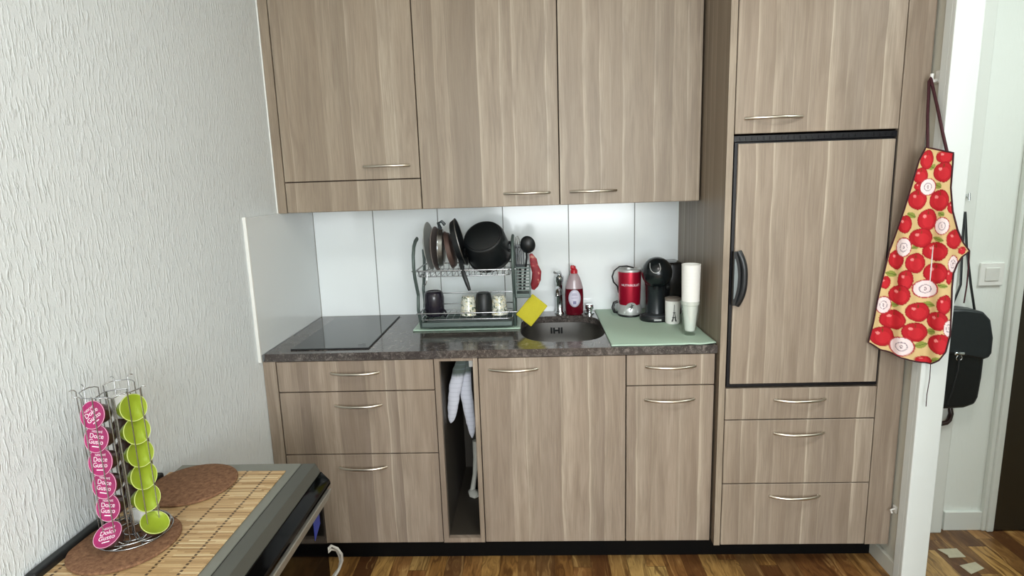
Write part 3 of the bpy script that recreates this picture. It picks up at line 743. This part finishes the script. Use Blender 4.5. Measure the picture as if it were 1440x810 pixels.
# ------------------------------------------------------------------ coffee machine
u = thing('coffee_machine', (1.56, .42, ZM), 'round-headed black capsule coffee machine on the green mat', 'coffee machine')
bm_ = M['matte_black']
w = B(); w.lathe([(0, ZM), (.062, ZM), (.065, ZM+.006), (.065, ZM+.019), (.062, ZM+.023), (0, ZM+.023)], 36, Matrix.Translation((1.540, .385, 0)), (1, .85)); w.build('base', bm_, u, 40)
w = B(); w.lathe([(.052, ZM+.0225), (.052, ZM+.0262), (0, ZM+.0262)], 36, Matrix.Translation((1.541, .378, 0)), (1, .8)); w.build('drip_grid', simple('dark_grid', '#3a3f42', .4), u, 40)
w = B(); w.tube([(1.552, .425, ZM+.02), (1.552, .43, ZM+.08), (1.55, .425, ZM+.14), (1.545, .41, ZM+.19)], [.046, .044, .045, .050], 28); w.build('column', simple('dark_grey_gloss', '#1f2427', .25), u, 60)
w = B(); w.sphere((1.547, .395, 1.098), .064, (1, 1.1, 1.03), 40); w.build('head', simple('gloss_black_head', '#12181a', .22), u, 60)
w = B(); w.tube([(1.543, .372, ZM+.155), (1.543, .370, ZM+.135)], [.018, .012], 16); w.build('outlet', bm_, u, 60)
w = B(); pts = []
for k in range(13):
    a = PI + PI*k/12; px, pz = .020*math.cos(a), .022*math.sin(a)
    X = 1.529+px; Z = 1.128+pz; dx = X-1.547; dz = (Z-1.098)/1.03
    yy = .395 - 1.1*math.sqrt(max(0, .0645**2-dx*dx-dz*dz)); pts.append((X, yy-.0008, Z))
pts = [(pts[0][0]+.002, pts[0][1]+.012, pts[0][2]+.016)] + pts + [(pts[-1][0]-.003, pts[-1][1]+.012, pts[-1][2]+.016)]
w.tube(pts, .0016, 8); w.build('lever_outline', M['silver'], u, 60)
w = B(); w.box(1.585, 1.672, .44, .57, ZM+.005, 1.13, .014, 3); w.build('water_tank', simple('black_tank', '#0c0d0e', .15), u, 50)
w = B(); w.box(1.525, 1.555, .3285, .332, ZM+.008, ZM+.014); w.build('badge', M['silver'], u)

# ------------------------------------------------------------------ printed mug, paper cups, glass
x, y = 1.598, .318
u = thing('mug', (x, y, ZM), 'small white cup printed with a tower, right of the coffee machine', 'mug')
T = Matrix.Translation((x, y, 0))
B().lathe([(0, ZM+.001), (.026, ZM+.001), (.029, ZM+.006), (.031, ZM+.10), (.0295, ZM+.1), (.027, ZM+.01), (0, ZM+.008)], 32, T).build('body', M['paper_white'], u, 50)
B().lathe([(.0318, ZM+.098), (.0322, ZM+.108), (.028, ZM+.110), (0, ZM+.110)], 32, T).build('lid', M['cream_rim'], u, 50)
w = B()
def on(dx, z): return Vector((x+dx, y-math.sqrt(.0305**2-dx*dx)-.0008, ZM+z))
for a, b_, c_, d_ in ((.0012, .085, .003, .05), (.003, .05, .006, .03), (.006, .03, .011, .014)):
    for sg in (-1, 1):
        vs = [w.bm.verts.new(on(sg*p, q)) for p, q in ((a*.2, b_), (a, b_), (c_, d_), (c_*.45, d_))]; w.bm.faces.new(vs)
for z, hw in ((.05, .005), (.03, .008)):
    vs = [w.bm.verts.new(on(p, q)) for p, q in ((-hw, z), (hw, z), (hw, z+.003), (-hw, z+.003))]; w.bm.faces.new(vs)
pr = w.build('tower_print', M['ink'], u); md = pr.modifiers.new('s', 'SOLIDIFY'); md.thickness = .0005
x, y = 1.621, .13
T = Matrix.Translation((x, y, 0))
u = thing('drinking_glass', (x, y, ZM), 'tall clear glass holding a stack of white paper cups', 'glass')
B().lathe([(0, ZM+.001), (.020, ZM+.001), (.022, ZM+.004), (.024, ZM+.02), (.0375, ZM+.135), (.0362, ZM+.1355), (.0230, ZM+.022), (.0215, ZM+.016), (0, ZM+.015)], 40, T).build('tumbler', M['glass'], u, 40)
zc = ZM+.017
prof = [(0, zc), (.0175, zc), (.0195, zc+.008), (.0290, zc+.100)]
for k in range(12):
    z = zc+.104+k*.0125; prof += [(.0326+.0002*k, z), (.0327+.0002*k, z+.011), (.0331+.0002*k, z+.0116), (.0325+.0002*k, z+.0122)]
zt2 = prof[-1][1]; prof += [(.0355, zt2+.001), (.0355, zt2+.004), (.033, zt2+.004), (.030, zt2-.03), (0, zt2-.03)]
cups = B().lathe(prof, 40, T).build('paper_cup_stack', M['paper_white'], None, 30)
tag(cups, 'tall stack of white paper cups standing in the clear glass', 'cups')

# ------------------------------------------------------------------ towel + white bottle in the niche
u = thing('tea_towel', (.745, .12, .60), 'white and grey tea towel hanging in the open niche', 'towel')
w = B()
w.tube([(.758, .145, .826), (.742, .12, .822), (.728, .108, .79), (.716, .102, .74), (.703, .10, .69), (.697, .10, .64), (.690, .10, .59), (.683, .10, .560)], [.012, .021, .024, .026, .024, .022, .017, .004], 16, squash=(1, .55, 1))
w.tube([(.758, .15, .822), (.752, .13, .80), (.748, .125, .75), (.747, .12, .70), (.752, .118, .64), (.760, .116, .58), (.765, .115, .53), (.764, .115, .488)], [.014, .02, .025, .024, .024, .022, .016, .003], 16, squash=(1, .6, 1))
tw = w.build('cloth', M['towel'], u, 60)
tx = bpy.data.textures.new('fold', 'CLOUDS'); tx.noise_scale = .03
md = tw.modifiers.new('sub', 'SUBSURF'); md.levels = 2; md.render_levels = 2
md = tw.modifiers.new('fold', 'DISPLACE'); md.texture = tx; md.strength = .008; md.mid_level = .5
u = thing('dish_brush', (.735, .33, .124), 'white dustpan brush leaning in the back of the open niche', 'brush')
w = B(); w.tube([(.752, .30, .125), (.735, .32, .13), (.715, .34, .135)], [.014, .024, .010], 12); w.tube([(.728, .33, .14), (.742, .33, .22), (.750, .33, .30), (.752, .33, .38)], [.012, .010, .012, .014], 12)
w.build('handle', simple('greyed_white', '#d8d7cd', .4), u, 60)
w = B(); w.box(.715, .77, .315, .345, .1245, .142, .004); w.build('bristle_head', simple('bristles', '#8e9089', .8), u)

# ------------------------------------------------------------------ appliance at left with mats and capsule stand
u = thing('oven', (.22, -.83, 0), 'grey and black freestanding oven by the left wall with a bamboo mat on top', 'oven')
Y0, Y1 = -1.16, -.59
B().box(.03, .405, Y0, Y1, .02, .70, .004).build('body', M['black_plastic'], u)
w = B()
def xz(prof, y0, y1, w):
    w.prism([(p[0], p[1]) for p in prof], -y1, -y0, Matrix(((1, 0, 0, 0), (0, 0, -1, 0), (0, 1, 0, 0), (0, 0, 0, 1))))
xz([(.03, .70), (.03, .745), (.3700, .745), (.3700, .70)], Y0, Y1, w); w.build('top_panel', M['appl_top'], u, bevel=.0015)
w = B(); xz([(.3730, .70), (.3730, .7445), (.409, .7445), (.421, .720), (.421, .70)], Y0, Y1, w); w.build('front_edge', M['appl_grey'], u, bevel=.0012)
w = B(); xz([(.3700, .70), (.3700, .7425), (.3730, .7425), (.3730, .70)], Y0, Y1, w); w.build('seam', M['seam'], u)
w = B(); xz([(.405, .668), (.405, .6995), (.4215, .7195), (.4235, .7195), (.444, .696), (.4465, .690), (.4465, .683), (.440, .672), (.434, .668)], Y0, Y1, w); w.build('control_panel', M['glass_black'], u, bevel=.002)
w = B(); xz([(.405, .650), (.405, .667), (.442, .667), (.444, .671), (.4475, .671), (.4475, .667), (.438, .638), (.405, .640)], Y0, Y1-.002, w); w.build('handle_strip', simple('floor_lit_strip', '#8f8c83', .4, .1), u, bevel=.001)  # paler grey carries light reflected up from the floor
B().box(.4055, .421, Y0, Y1, .03, .642, .001).build('glass_door', M['glass_black'], u)
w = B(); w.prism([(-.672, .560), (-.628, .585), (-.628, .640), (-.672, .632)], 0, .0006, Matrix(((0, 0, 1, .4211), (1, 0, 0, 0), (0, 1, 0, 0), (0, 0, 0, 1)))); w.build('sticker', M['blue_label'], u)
w = B()
for yy in (Y0+.05, Y1-.05):
    for xx in (.07, .37): B().lathe([(0, 0), (.018, 0), (.018, .02), (0, .02)], 16, Matrix.Translation((xx, yy, 0))).build('foot', M['black_plastic'], u)
w = B(); w.box(.004, .0275, -1.085, -.665, .735, .764, .006, 3)
w.build('back_rail', M['matte_black'], u)
w = B(); w.box(.022, .345, -1.13, -.636, .7453, .7483, .001, 1)
tag(w.build('bamboo_mat', M['bamboo']), 'bamboo slat placemat lying on the grey oven', 'placemat')
for cx, cy, lab in ((.131, -.712, 'round brown cork trivet lying empty at the far end of the bamboo mat'), (.127, -.962, 'round brown cork trivet under the capsule stand')):
    w = B(); w.lathe([(0, .7487), (.104, .7487), (.1075, .7500), (.1080, .753), (.1065, .7553), (.104, .756), (0, .756)], 64, Matrix.Translation((cx, cy, 0)))
    tag(w.build('cork_trivet', M['cork'], None, 40), lab, 'trivet', 'cork trivets on the oven')
# cable behind the appliance
w = B(); w.tube([(.20, -.35, .03), (.21, -.15, .15), (.236, -.10, .162), (.258, -.10, .15), (.268, -.09, .12), (.264, -.08, .085), (.25, -.08, .05), (.22, -.12, .006), (.15, -.2, .005)], .0055, 10)
w.tube([(.20, -.36, .02), (.21, -.14, .137), (.234, -.10, .147), (.25, -.09, .137), (.257, -.085, .11), (.255, -.075, .08), (.245, -.07, .045), (.21, -.10, .006), (.14, -.18, .005)], .0045, 10)
tag(w.build('power_cable', M['cable_white'], None, 60), 'white looped cable on the floor behind the oven', 'cable')

# --- capsule stand
cx, cy, zb0 = .126, -.928, .7565
u = thing('capsule_stand', (cx, cy, zb0), 'chrome wire carousel holding coffee capsules on a cork trivet', 'capsule stand')
w = B()
for r, z in ((.074, zb0+.0018), (.070, zb0+.010), (.045, zb0+.004), (.022, zb0+.006)):
    w.tube([(cx+r*math.cos(a*PI/30), cy+r*math.sin(a*PI/30), z) for a in range(60)], .0016, 8, True)
for k in range(4):
    a = k*PI/2+PI/4; w.tube([(cx+.022*math.cos(a), cy+.022*math.sin(a), zb0+.006), (cx+.074*math.cos(a), cy+.074*math.sin(a), zb0+.002)], .0015, 6)
w.build('base_rings', M['steel_wire'], u, 60)
COLS = {'front': -97, 'right': -20, 'back': 112, 'left': 188}
ZTP = 1.098
for nm, deg in COLS.items():
    a = math.radians(deg); d = Vector((math.cos(a), math.sin(a), 0)); t = Vector((-d.y, d.x, 0)); c0 = Vector((cx, cy, 0)); w = B()
    def P(r, s_, z): return c0 + d*r + t*s_ + Vector((0, 0, z))
    for sg in (-1, 1):
        # front rail, tips curl outward at the top
        w.tube([P(.0655, sg*.0135, zb0+.022), P(.0655, sg*.0135, ZTP-.004), P(.068, sg*.0150, ZTP), P(.0715, sg*.018, ZTP+.0015), P(.0735, sg*.022, ZTP)], .0012, 7)
        w.tube([P(.046, sg*.0295, zb0+.006), P(.046, sg*.0295, ZTP-.01)], .0012, 7)
        w.tube([P(.026, sg*.019, zb0+.006), P(.026, sg*.019, ZTP-.018)], .0012, 7)
    # wavy crown joining the rails
    w.tube([P(.046, -.0295, ZTP-.010), P(.051, -.025, ZTP-.007), P(.058, -.016, ZTP-.006), P(.060, 0, ZTP-.006), P(.058, .016, ZTP-.006), P(.051, .025, ZTP-.007), P(.046, .0295, ZTP-.010)], .0012, 7)
    w.tube([P(.026, -.019, ZTP-.018), P(.024, 0, ZTP-.016), P(.026, .019, ZTP-.018)], .0012, 7)
    # cradle loop at the foot
    w.tube([P(.046, -.0295, zb0+.008), P(.062, -.026, zb0+.012), P(.0655, -.0135, zb0+.022)], .0012, 7)
    w.tube([P(.046, .0295, zb0+.008), P(.062, .026, zb0+.012), P(.0655, .0135, zb0+.022)], .0012, 7)
    w.tube([P(.050+.029*math.cos(q), .029*math.sin(q), zb0+.006) for q in [i*PI/10-PI/2 for i in range(11)]], .0014, 7)
    w.build('column_wires', M['steel_wire'], u, 60)
# --- capsules (shared meshes)
def me_of(w, name, mat, smooth=45):
    o = w.build(name, mat, None, smooth); me = o.data; bpy.data.objects.remove(o); return me
lidp = [(0, .0005), (.0250, .0005), (.0258, .0012), (.0292, .0012), (.0294, .0004), (.0292, -.0004), (.0250, -.0006), (0, -.0006)]
bodp = [(.0268, -.0007), (.0228, -.0012), (.0222, -.006), (.0200, -.024), (.0175, -.031), (.0130, -.0345), (0, -.0355)]
ME = {}
for k in ('pink', 'lime', 'pod_brown', 'pod_white'): ME['lid_'+k] = me_of(B().lathe(lidp, 32), 'lid', M[k])
for k in ('pod_lime', 'pod_brown', 'pod_white'): ME['body_'+k] = me_of(B().lathe(bodp, 32), 'body', M[k])
def inner_rim(mat):
    return me_of(B().tube([(.0285*math.cos(a*PI/20), .0285*math.sin(a*PI/20), .0010) for a in range(40)], .0006, 5, True), 'rim', mat)
ME['rim'] = inner_rim(simple('pale_foil_edge', '#dfc6d2', .4)); ME['rim_l'] = inner_rim(simple('pale_lime_edge', '#dfeaa0', .4))
t1 = text_mesh('NESCAFÉ', .0062); t1.transform(Matrix.Translation((0, .0140, .0008)))
t2 = text_mesh('Dolce\nGusto', .0138); t2.transform(Matrix.Translation((0, -.001, .0008)))
bmx = bmesh.new(); bmx.from_mesh(t1); bmx.from_mesh(t2)
rr_ = bmesh.ops.create_cube(bmx, size=1)
for v in rr_['verts']: v.co = Vector((v.co.x*.016, v.co.y*.002-.0165, v.co.z*.0004+.0009))
ME['text'] = bpy.data.meshes.new('lettering'); bmx.to_mesh(ME['text']); bmx.free(); ME['text'].materials.append(M['print_white'])
def capsule(M4, lid, body, lab, grp, text=False, rim='rim'):
    r = bpy.data.objects.new('coffee_capsule', None); C.objects.link(r); r.empty_display_size = .02; r.matrix_basis = M4
    tag(r, lab, 'coffee capsule', grp)
    for nm, me in (('lid', ME['lid_'+lid]), ('body', ME['body_'+body])) + ((('rim', ME[rim]),)) + ((('lettering', ME['text']),) if text else ()):
        o = bpy.data.objects.new(nm, me); C.objects.link(o); o.parent = r
    return r
ordn = ['topmost', 'second from top', 'third from top', 'fourth from top', 'fifth from top', 'lowest']
def column(deg, items, lab, grp, text, rolls, pitch=.0518, ztop=1.056, rim='rim'):
    a = math.radians(deg); d = Vector((math.cos(a), math.sin(a), 0))
    for i, (lid, body) in enumerate(items):
        last = i == 5
        tilt = .26 if not last else .95
        z = ztop - pitch*i + (-.004 if last else 0)
        nrm = (d*math.cos(tilt) + Vector((0, 0, math.sin(tilt)))).normalized()
        rad = .057 + (.012 if last else 0)
        o = Vector((cx, cy, z)) + d*rad
        zx = Vector((-d.y, d.x, 0))
        m = axis_m(o, nrm, zx) @ Matrix.Rotation(rolls[i], 4, 'Z')
        capsule(m, lid, body, lab.format(ordn[i], 'white' if body == 'pod_white' else 'dark brown'), grp, text, rim)
column(COLS['front'], [('pink', 'pod_brown')]*6, 'magenta-lidded coffee capsule, {} in the magenta column', 'magenta coffee capsules in the wire stand', True, [.65, -.06, .05, -.05, .05, .35])
column(COLS['right'], [('lime', 'pod_lime')]*5+[('lime', 'pod_brown')], 'lime green coffee capsule, {} in the lime column', 'lime coffee capsules in the wire stand', False, [0]*6, rim='rim_l')
column(COLS['back'], [('pod_white', 'pod_white'), ('pod_brown', 'pod_brown'), ('pod_brown', 'pod_brown'), ('pod_brown', 'pod_brown'), ('pod_brown', 'pod_brown'), ('pod_white', 'pod_white')],
       '{1} coffee capsule, {0} in the rear column behind the lime ones', 'coffee capsules in the rear column', False, [0]*6, ztop=1.036)

# ------------------------------------------------------------------ apron on its hook
A0 = Vector((2.215, -.055, 0)); DV = (Vector((2.40, -.2, 0))-A0).normalized(); NV = Vector((DV.y, -DV.x, 0))
OUT = [(0.097, 1.563), (0.169, 1.542), (0.17, 1.505), (0.171, 1.435), (0.182, 1.361), (0.199, 1.303), (0.217, 1.261), (0.234, 1.236), (0.217, 1.218), (0.207, 1.195), (0.2, 1.164), (0.2, 1.116), (0.203, 1.071), (0.206, 1.011), (0.208, 0.961), (0.201, 0.904), (0.186, 0.875), (0.164, 0.856), (0.137, 0.856), (0.104, 0.86), (0.02, 0.882), (-0.018, 0.904), (-0.008, 0.977), (0.0, 1.067), (0.010, 1.15), (0.019, 1.226), (0.038, 1.301), (0.053, 1.365), (0.067, 1.441), (0.082, 1.524)]
RED = [(0.102, 1.524, 0.016, 0.028), (0.148, 1.532, 0.021, 0.02), (0.147, 1.484, 0.023, 0.029), (0.089, 1.474, 0.018, 0.024), (0.086, 1.398, 0.023, 0.03), (0.144, 1.395, 0.024, 0.031), (0.117, 1.333, 0.023, 0.032), (0.057, 1.317, 0.019, 0.027), (0.104, 1.274, 0.029, 0.029), (0.192, 1.273, 0.018, 0.029), (0.178, 1.374, 0.01, 0.019), (0.146, 1.231, 0.032, 0.028), (0.041, 1.198, 0.021, 0.031), (0.095, 1.19, 0.025, 0.031), (0.152, 1.161, 0.031, 0.031), (0.073, 1.132, 0.021, 0.031), (0.015, 1.118, 0.014, 0.02), (0.059, 1.079, 0.03, 0.031), (0.184, 1.06, 0.018, 0.029), (0.114, 1.027, 0.031, 0.03), (0.17, 1.004, 0.027, 0.029), (0.046, 0.992, 0.036, 0.031), (0.111, 0.958, 0.033, 0.03), (0.018, 0.93, 0.034, 0.032), (0.182, 0.928, 0.029, 0.031), (0.143, 0.866, 0.023, 0.012), (0.215, 1.238, 0.009, 0.012), (0.19, 1.153, 0.008, 0.025), (0.087, 1.44, .012, .012)]
WHT = [(0.111, 1.438, 0.02, 0.026), (0.158, 1.314, 0.019, 0.027), (0.06, 1.241, 0.021, 0.031), (0.196, 1.194, 0.012, 0.027), (0.129, 1.106, 0.034, 0.029), (0.016, 1.04, 0.021, 0.029), (0.202, 0.983, 0.013, 0.027), (0.079, 0.904, 0.036, 0.032)]
LEAF = [(0.136, 1.442, 0.012, 0.011), (0.074, 1.347, 0.014, 0.01), (0.153, 1.352, 0.009, 0.009), (0.152, 1.271, 0.015, 0.008), (0.03, 1.148, 0.017, 0.011), (0.175, 1.121, 0.013, 0.008), (0.14, 1.054, 0.02, 0.011), (0.047, 1.044, 0.014, 0.01), (0.156, 0.965, 0.013, 0.012), (0.132, 0.916, 0.018, 0.012), (0.179, 0.874, 0.016, 0.01), (0.093, 1.244, 0.013, 0.008), (.118, 1.50, .006, .012)]
def col_at(s_, z):
    wv = .0015*math.sin(s_*260+z*190)
    c = '#d8bb85'
    for k, (a, b_, rx, ry) in enumerate(LEAF):
        u_, v_ = (s_-a), (z-b_); th = (k*1.3) % 1.2-.6; uu = u_*math.cos(th)+v_*math.sin(th); vv = -u_*math.sin(th)+v_*math.cos(th)
        if (uu/rx)**2+(vv/(ry*(.75+.2*math.cos(uu/rx*2))))**2 < 1: c = '#8d9646' if abs(vv) > .0012 else '#5f6f30'
    for k, (a, b_, rx, ry) in enumerate(RED):
        u_, v_ = (s_-a)/rx/1.08, (z-b_)/ry/1.08; q = u_*u_+v_*v_*(1+.12*math.cos(3*math.atan2(v_, u_)))
        if q < 1.02:
            c = '#b8202a' if q < .80 else '#9c1822'
            if (u_+.30)**2+(v_-.32)**2*1.5 < .035: c = '#e88a86'
            elif (u_-.1)**2+(v_+.1)**2 < .35: c = '#c62a33'
            if abs(u_-.05) < .05 and .45 < v_ < .8: c = '#7a3a1a'
    for k, (a, b_, rx, ry) in enumerate(WHT):
        u_, v_ = (s_-a)/rx, (z-b_)/ry; q = math.sqrt(u_*u_+v_*v_)
        if q < 1.08:
            c = '#b03a40' if q > .95 else '#efdedd'
            if .42 < q < .50: c = '#8c7b86'
            if (u_*3)**2+(v_*1.6)**2 < .10 and (u_*3)**2+(v_*1.6)**2 > .03: c = '#6b5560'
    c = c.lstrip('#'); return tuple(int(c[i:i+2], 16)/255 for i in (0, 2, 4)) + (1,)
def inside(s_, z):
    r = False; n = len(OUT)
    for i in range(n):
        a, b_ = OUT[i], OUT[(i+1) % n]
        if (a[1] > z) != (b_[1] > z) and s_ < (b_[0]-a[0])*(z-a[1])/(b_[1]-a[1])+a[0]: r = not r
    return r
def spans(z):
    xs_ = []
    n = len(OUT)
    for i in range(n):
        a, b_ = OUT[i], OUT[(i+1) % n]
        if (a[1] > z) != (b_[1] > z): xs_.append((b_[0]-a[0])*(z-a[1])/(b_[1]-a[1])+a[0])
    return min(xs_), max(xs_)
def apos(s_, z, off=0.0):
    k = min(1, (1.563-z)/.3)
    f_ = .007*k*math.sin(s_*62+1.0+1.4*z) + .004*k*math.sin(s_*120+z*6) + .003*math.sin(z*9)
    return A0 + DV*s_ + NV*(f_+off+.004) + Vector((0, 0, z))
u = thing('apron', tuple(A0+DV*.1+Vector((0, 0, 1.2))), 'red apple-print kitchen apron hanging from a hook by the doorway', 'apron')
w = B(); NR, NCc = 300, 96; rows = []; meta = {}
cl = w.bm.loops.layers.color.new('Col')
for j in range(NR+1):
    f_ = j/NR; row = []
    z = 1.5629 - (1.5629-.8562)*f_
    a, b_ = spans(z)
    for i in range(NCc+1):
        s_ = a+(b_-a)*i/NCc; v = w.bm.verts.new(apos(s_, z)); meta[v] = (s_, z); row.append(v)
    rows.append(row)
cc = {v: col_at(*q) for v, q in meta.items()}
for j in range(NR):
    for i in range(NCc):
        f_ = w.bm.faces.new((rows[j][i], rows[j][i+1], rows[j+1][i+1], rows[j+1][i]))
        for l in f_.loops: l[cl] = cc[l.vert]
bmesh.ops.recalc_face_normals(w.bm, faces=w.bm.faces)
for v in w.bm.verts: v.co = u.matrix_basis.inverted() @ v.co
me = bpy.data.meshes.new('cloth'); w.bm.to_mesh(me); w.bm.free(); me.materials.append(M['apron'])
o = bpy.data.objects.new('cloth', me); C.objects.link(o); o.parent = u
for p in me.polygons: p.use_smooth = True
md = o.modifiers.new('s', 'SOLIDIFY'); md.thickness = .0016; md.offset = 0
dense = []
for i in range(len(OUT)):
    a, b_ = OUT[i], OUT[(i+1) % len(OUT)]
    for k in range(6): dense.append((a[0]+(b_[0]-a[0])*k/6, a[1]+(b_[1]-a[1])*k/6))
# smooth the outline a little so that the binding runs softly
B().tube([apos(s_, z) for s_, z in dense], .0028, 6, True).build('binding', M['binding'], u, 60)
HK = A0 + DV*.106 + Vector((0, 0, 1.772)); HK = Vector((2.330, -.062, 1.776))
w = B(); pl_ = apos(.101, 1.562); pr_ = apos(.152, 1.547)
w.tube([pl_, (2.302, -.090, 1.66), (2.314, -.062, 1.772), (2.318, -.064, 1.783), (2.316, -.070, 1.772), (2.319, -.105, 1.69), (2.321, -.138, 1.61), pr_], .0046, 8).build('neck_strap', M['binding'], u, 60)
e = apos(.234, 1.236)
w = B(); w.tube([e, e+Vector((.002, 0, -.05)), e+Vector((.003, .0, -.11)), e+Vector((.0, 0, -.168))], .0022, 6)
w.build('tie', M['binding'], u, 60); w = B()
e2 = apos(.164, .857); w.tube([e2, e2+Vector((.002, 0, -.05)), e2+Vector((-.002, .0, -.11)), e2+Vector((-.001, 0, -.151))], .0014, 6)
w.build('tie', M['binding'], u, 60)
# hooks
u = thing('wall_hook', (XR, -.058, 1.78), 'small white wall hook carrying the apple-print apron', 'hook')
w = B(); w.box(XR-.004, XR, -.068, -.048, 1.765, 1.805, .002); w.build('plate', M['white_plastic'], u)
w = B(); w.tube([(XR-.003, -.058, 1.775), (XR-.018, -.060, 1.772), (XR-.024, -.062, 1.780), (XR-.024, -.063, 1.795)], .0055, 10); w.build('prong', M['white_plastic'], u, 60)
u = thing('wall_clip', (XR, -.045, .255), 'tiny white clip low on the wall strip beside the tall cabinet', 'clip')
w = B(); w.box(XR-.005, XR, -.056, -.034, .245, .272, .002); w.build('plate', M['white_plastic'], u)
w = B(); w.tube([(XR-.004, -.045, .26), (XR-.02, -.048, .257), (XR-.022, -.06, .253)], .0035, 8); w.build('prong', M['white_plastic'], u, 60)

# ------------------------------------------------------------------ hall things
u = thing('light_switch', (2.797, .2315, 1.085), 'white square light switch on the hall wall', 'light switch')
B().box(2.752, 2.842, .222, .2315, 1.04, 1.13, .003).build('frame', M['white_plastic'], u)
B().box(2.771, 2.823, .2185, .2225, 1.059, 1.111, .002).build('rocker', simple('switch_rocker', '#dcdcd6', .4), u)
# shoulder bag
u = thing('shoulder_bag', (2.69, .16, .57), 'black leather flap bag hanging in the hall behind the apron', 'bag')
def rrect(x0, x1, z0, z1, r, n=6):
    out = []
    for cx_, cz_, a0 in ((x1-r, z1-r, 0), (x0+r, z1-r, 90), (x0+r, z0+r, 180), (x1-r, z0+r, 270)):
        for k in range(n+1):
            a = math.radians(a0+90*k/n); out.append((cx_+r*math.cos(a), cz_+r*math.sin(a)))
    return out
XZ = Matrix(((1, 0, 0, -.02), (0, 0, -1, 0), (0, 1, 0, 0), (0, 0, 0, 1)))
w = B(); out = [(2.598, .585), (2.62, .572), (2.70, .575), (2.742, .59), (2.752, .62), (2.757, .70), (2.757, .80), (2.75, .92), (2.70, .955), (2.63, .95), (2.600, .90)]
w.prism(out, -.20, -.13, XZ)
o = w.build('body', M['leather'], u, 60, bevel=.012)
w = B(); out = [(2.60, .805), (2.745, .775), (2.765, .782), (2.773, .80), (2.772, .86), (2.755, .93), (2.725, .962), (2.66, .972), (2.60, .972)]
w.prism(out, -.203, -.118, XZ); w.build('flap', simple('flap_leather', '#1f2527', .45, 0, .05, 60, bump=.2), u, 60, bevel=.008)
w = B(); w.box(2.610, 2.646, .108, .118, .797, .809, .003); w.tube([(2.628+.010*math.cos(a*PI/10), .112, .786+.010*math.sin(a*PI/10)) for a in range(20)], .002, 8, True); w.build('clasp', M['chrome'], u, 60)
w = B(); w.tube([(2.626, .107, .80), (2.623, .105, .74), (2.612, .107, .66), (2.604, .115, .60)], .0035, 8)
w.tube([(2.61, .16, .96), (2.635, .155, 1.06), (2.645, .18, 1.2), (2.650, .205, 1.38)], .005, 8, squash=(1, .5, 1)); w.tube([(2.70, .16, .96), (2.672, .155, 1.06), (2.66, .18, 1.2), (2.652, .205, 1.38)], .005, 8, squash=(1, .5, 1)); w.build('strap', M['leather'], u, 60)
w = B(); w.tube([(2.651, .207, 1.40), (2.651, .185, 1.385), (2.651, .18, 1.375), (2.651, .182, 1.40)], .004, 8)
tag(w.build('coat_hook', M['chrome'], None, 60), 'small hook on the hall door frame holding the black bag', 'hook')
u = thing('umbrella', (2.66, .215, .5), 'folded umbrella with a dark brown curved handle, hanging behind the black bag', 'umbrella')
w = B(); w.tube([(2.667, .2035, .60), (2.668, .2035, .9), (2.668, .2035, 1.0)], [.004, .004, .003], 12); w.build('canopy', M['leather'], u, 60)
w = B(); w.tube([(2.668, .2035, .605), (2.674, .200, .560), (2.676, .190, .530), (2.664, .180, .508), (2.648, .172, .500), (2.626, .168, .498)], .0095, 14); w.build('handle', M['umb_brown'], u, 60)
for pts, lab in (([(2.606, .087), (2.683, .091), (2.681, .037), (2.615, .033), (2.62, .05)], 'pale flat patch on the hall floor nearer the bag'),
                 ([(2.622, -.014), (2.694, .006), (2.701, -.032), (2.630, -.064)], 'pale flat patch on the hall floor nearer the door jamb')):
    w = B(); w.prism(pts, .0003, .0035); tag(w.build('floor_patch', M['floor_patch'], None, bevel=.001), lab, 'pad', 'pale patches on the hall floor')  # two thin pale flat shapes laid on the floor boards

# ------------------------------------------------------------------ light
def area(name, loc, rot, sx, sy, power, col):
    l = bpy.data.lights.new(name, 'AREA'); l.shape = 'RECTANGLE'; l.size = sx; l.size_y = sy; l.energy = power; l.color = col
    o = bpy.data.objects.new(name, l); C.objects.link(o); o.location = loc; o.rotation_euler = rot; return o
area('window_daylight', (1.44, -4.48, 1.58), (math.radians(90), 0, 0), 1.74, 1.45, 116, (.93, .975, 1.0))
area('room_fill', (1.5, -1.5, ZC-.02), (0, 0, 0), .5, .5, 16, (1.0, .98, .94))  # unseen fill light added to lift and even out the kitchen walls
area('hall_fill', (3.1, -.9, ZC-.02), (0, 0, 0), .6, .6, 24, (.90, 1.0, .985))  # unseen fill light added to brighten the hall
wd = bpy.data.worlds.new('world'); SC.world = wd; wd.use_nodes = True
bg = wd.node_tree.nodes['Background']; sky = wd.node_tree.nodes.new('ShaderNodeTexSky'); sky.sky_type = 'HOSEK_WILKIE'
wd.node_tree.links.new(sky.outputs[0], bg.inputs[0]); bg.inputs[1].default_value = .6

# ------------------------------------------------------------------ camera
yaw, pitch, roll = -.0411, -.181, -.0322
fw = Vector((math.sin(yaw)*math.cos(pitch), math.cos(yaw)*math.cos(pitch), math.sin(pitch)))
rt = Vector((math.cos(yaw), -math.sin(yaw), 0)); up = rt.cross(fw)
r2 = rt*math.cos(roll)+up*math.sin(roll); u2 = -rt*math.sin(roll)+up*math.cos(roll)
cam = bpy.data.cameras.new('camera'); cam.sensor_width = 36; cam.lens = 36*831.33/1440; cam.clip_start = .05
co = bpy.data.objects.new('camera', cam); C.objects.link(co)
co.matrix_world = Matrix.Translation((1.034, -2.0992, 1.5031)) @ Matrix((r2, u2, -fw)).transposed().to_4x4()
SC.camera = co
vs = SC.view_settings; vs.view_transform = 'Standard'; vs.look = 'None'; vs.gamma = 1; vs.exposure = -.05; vs.use_curve_mapping = False
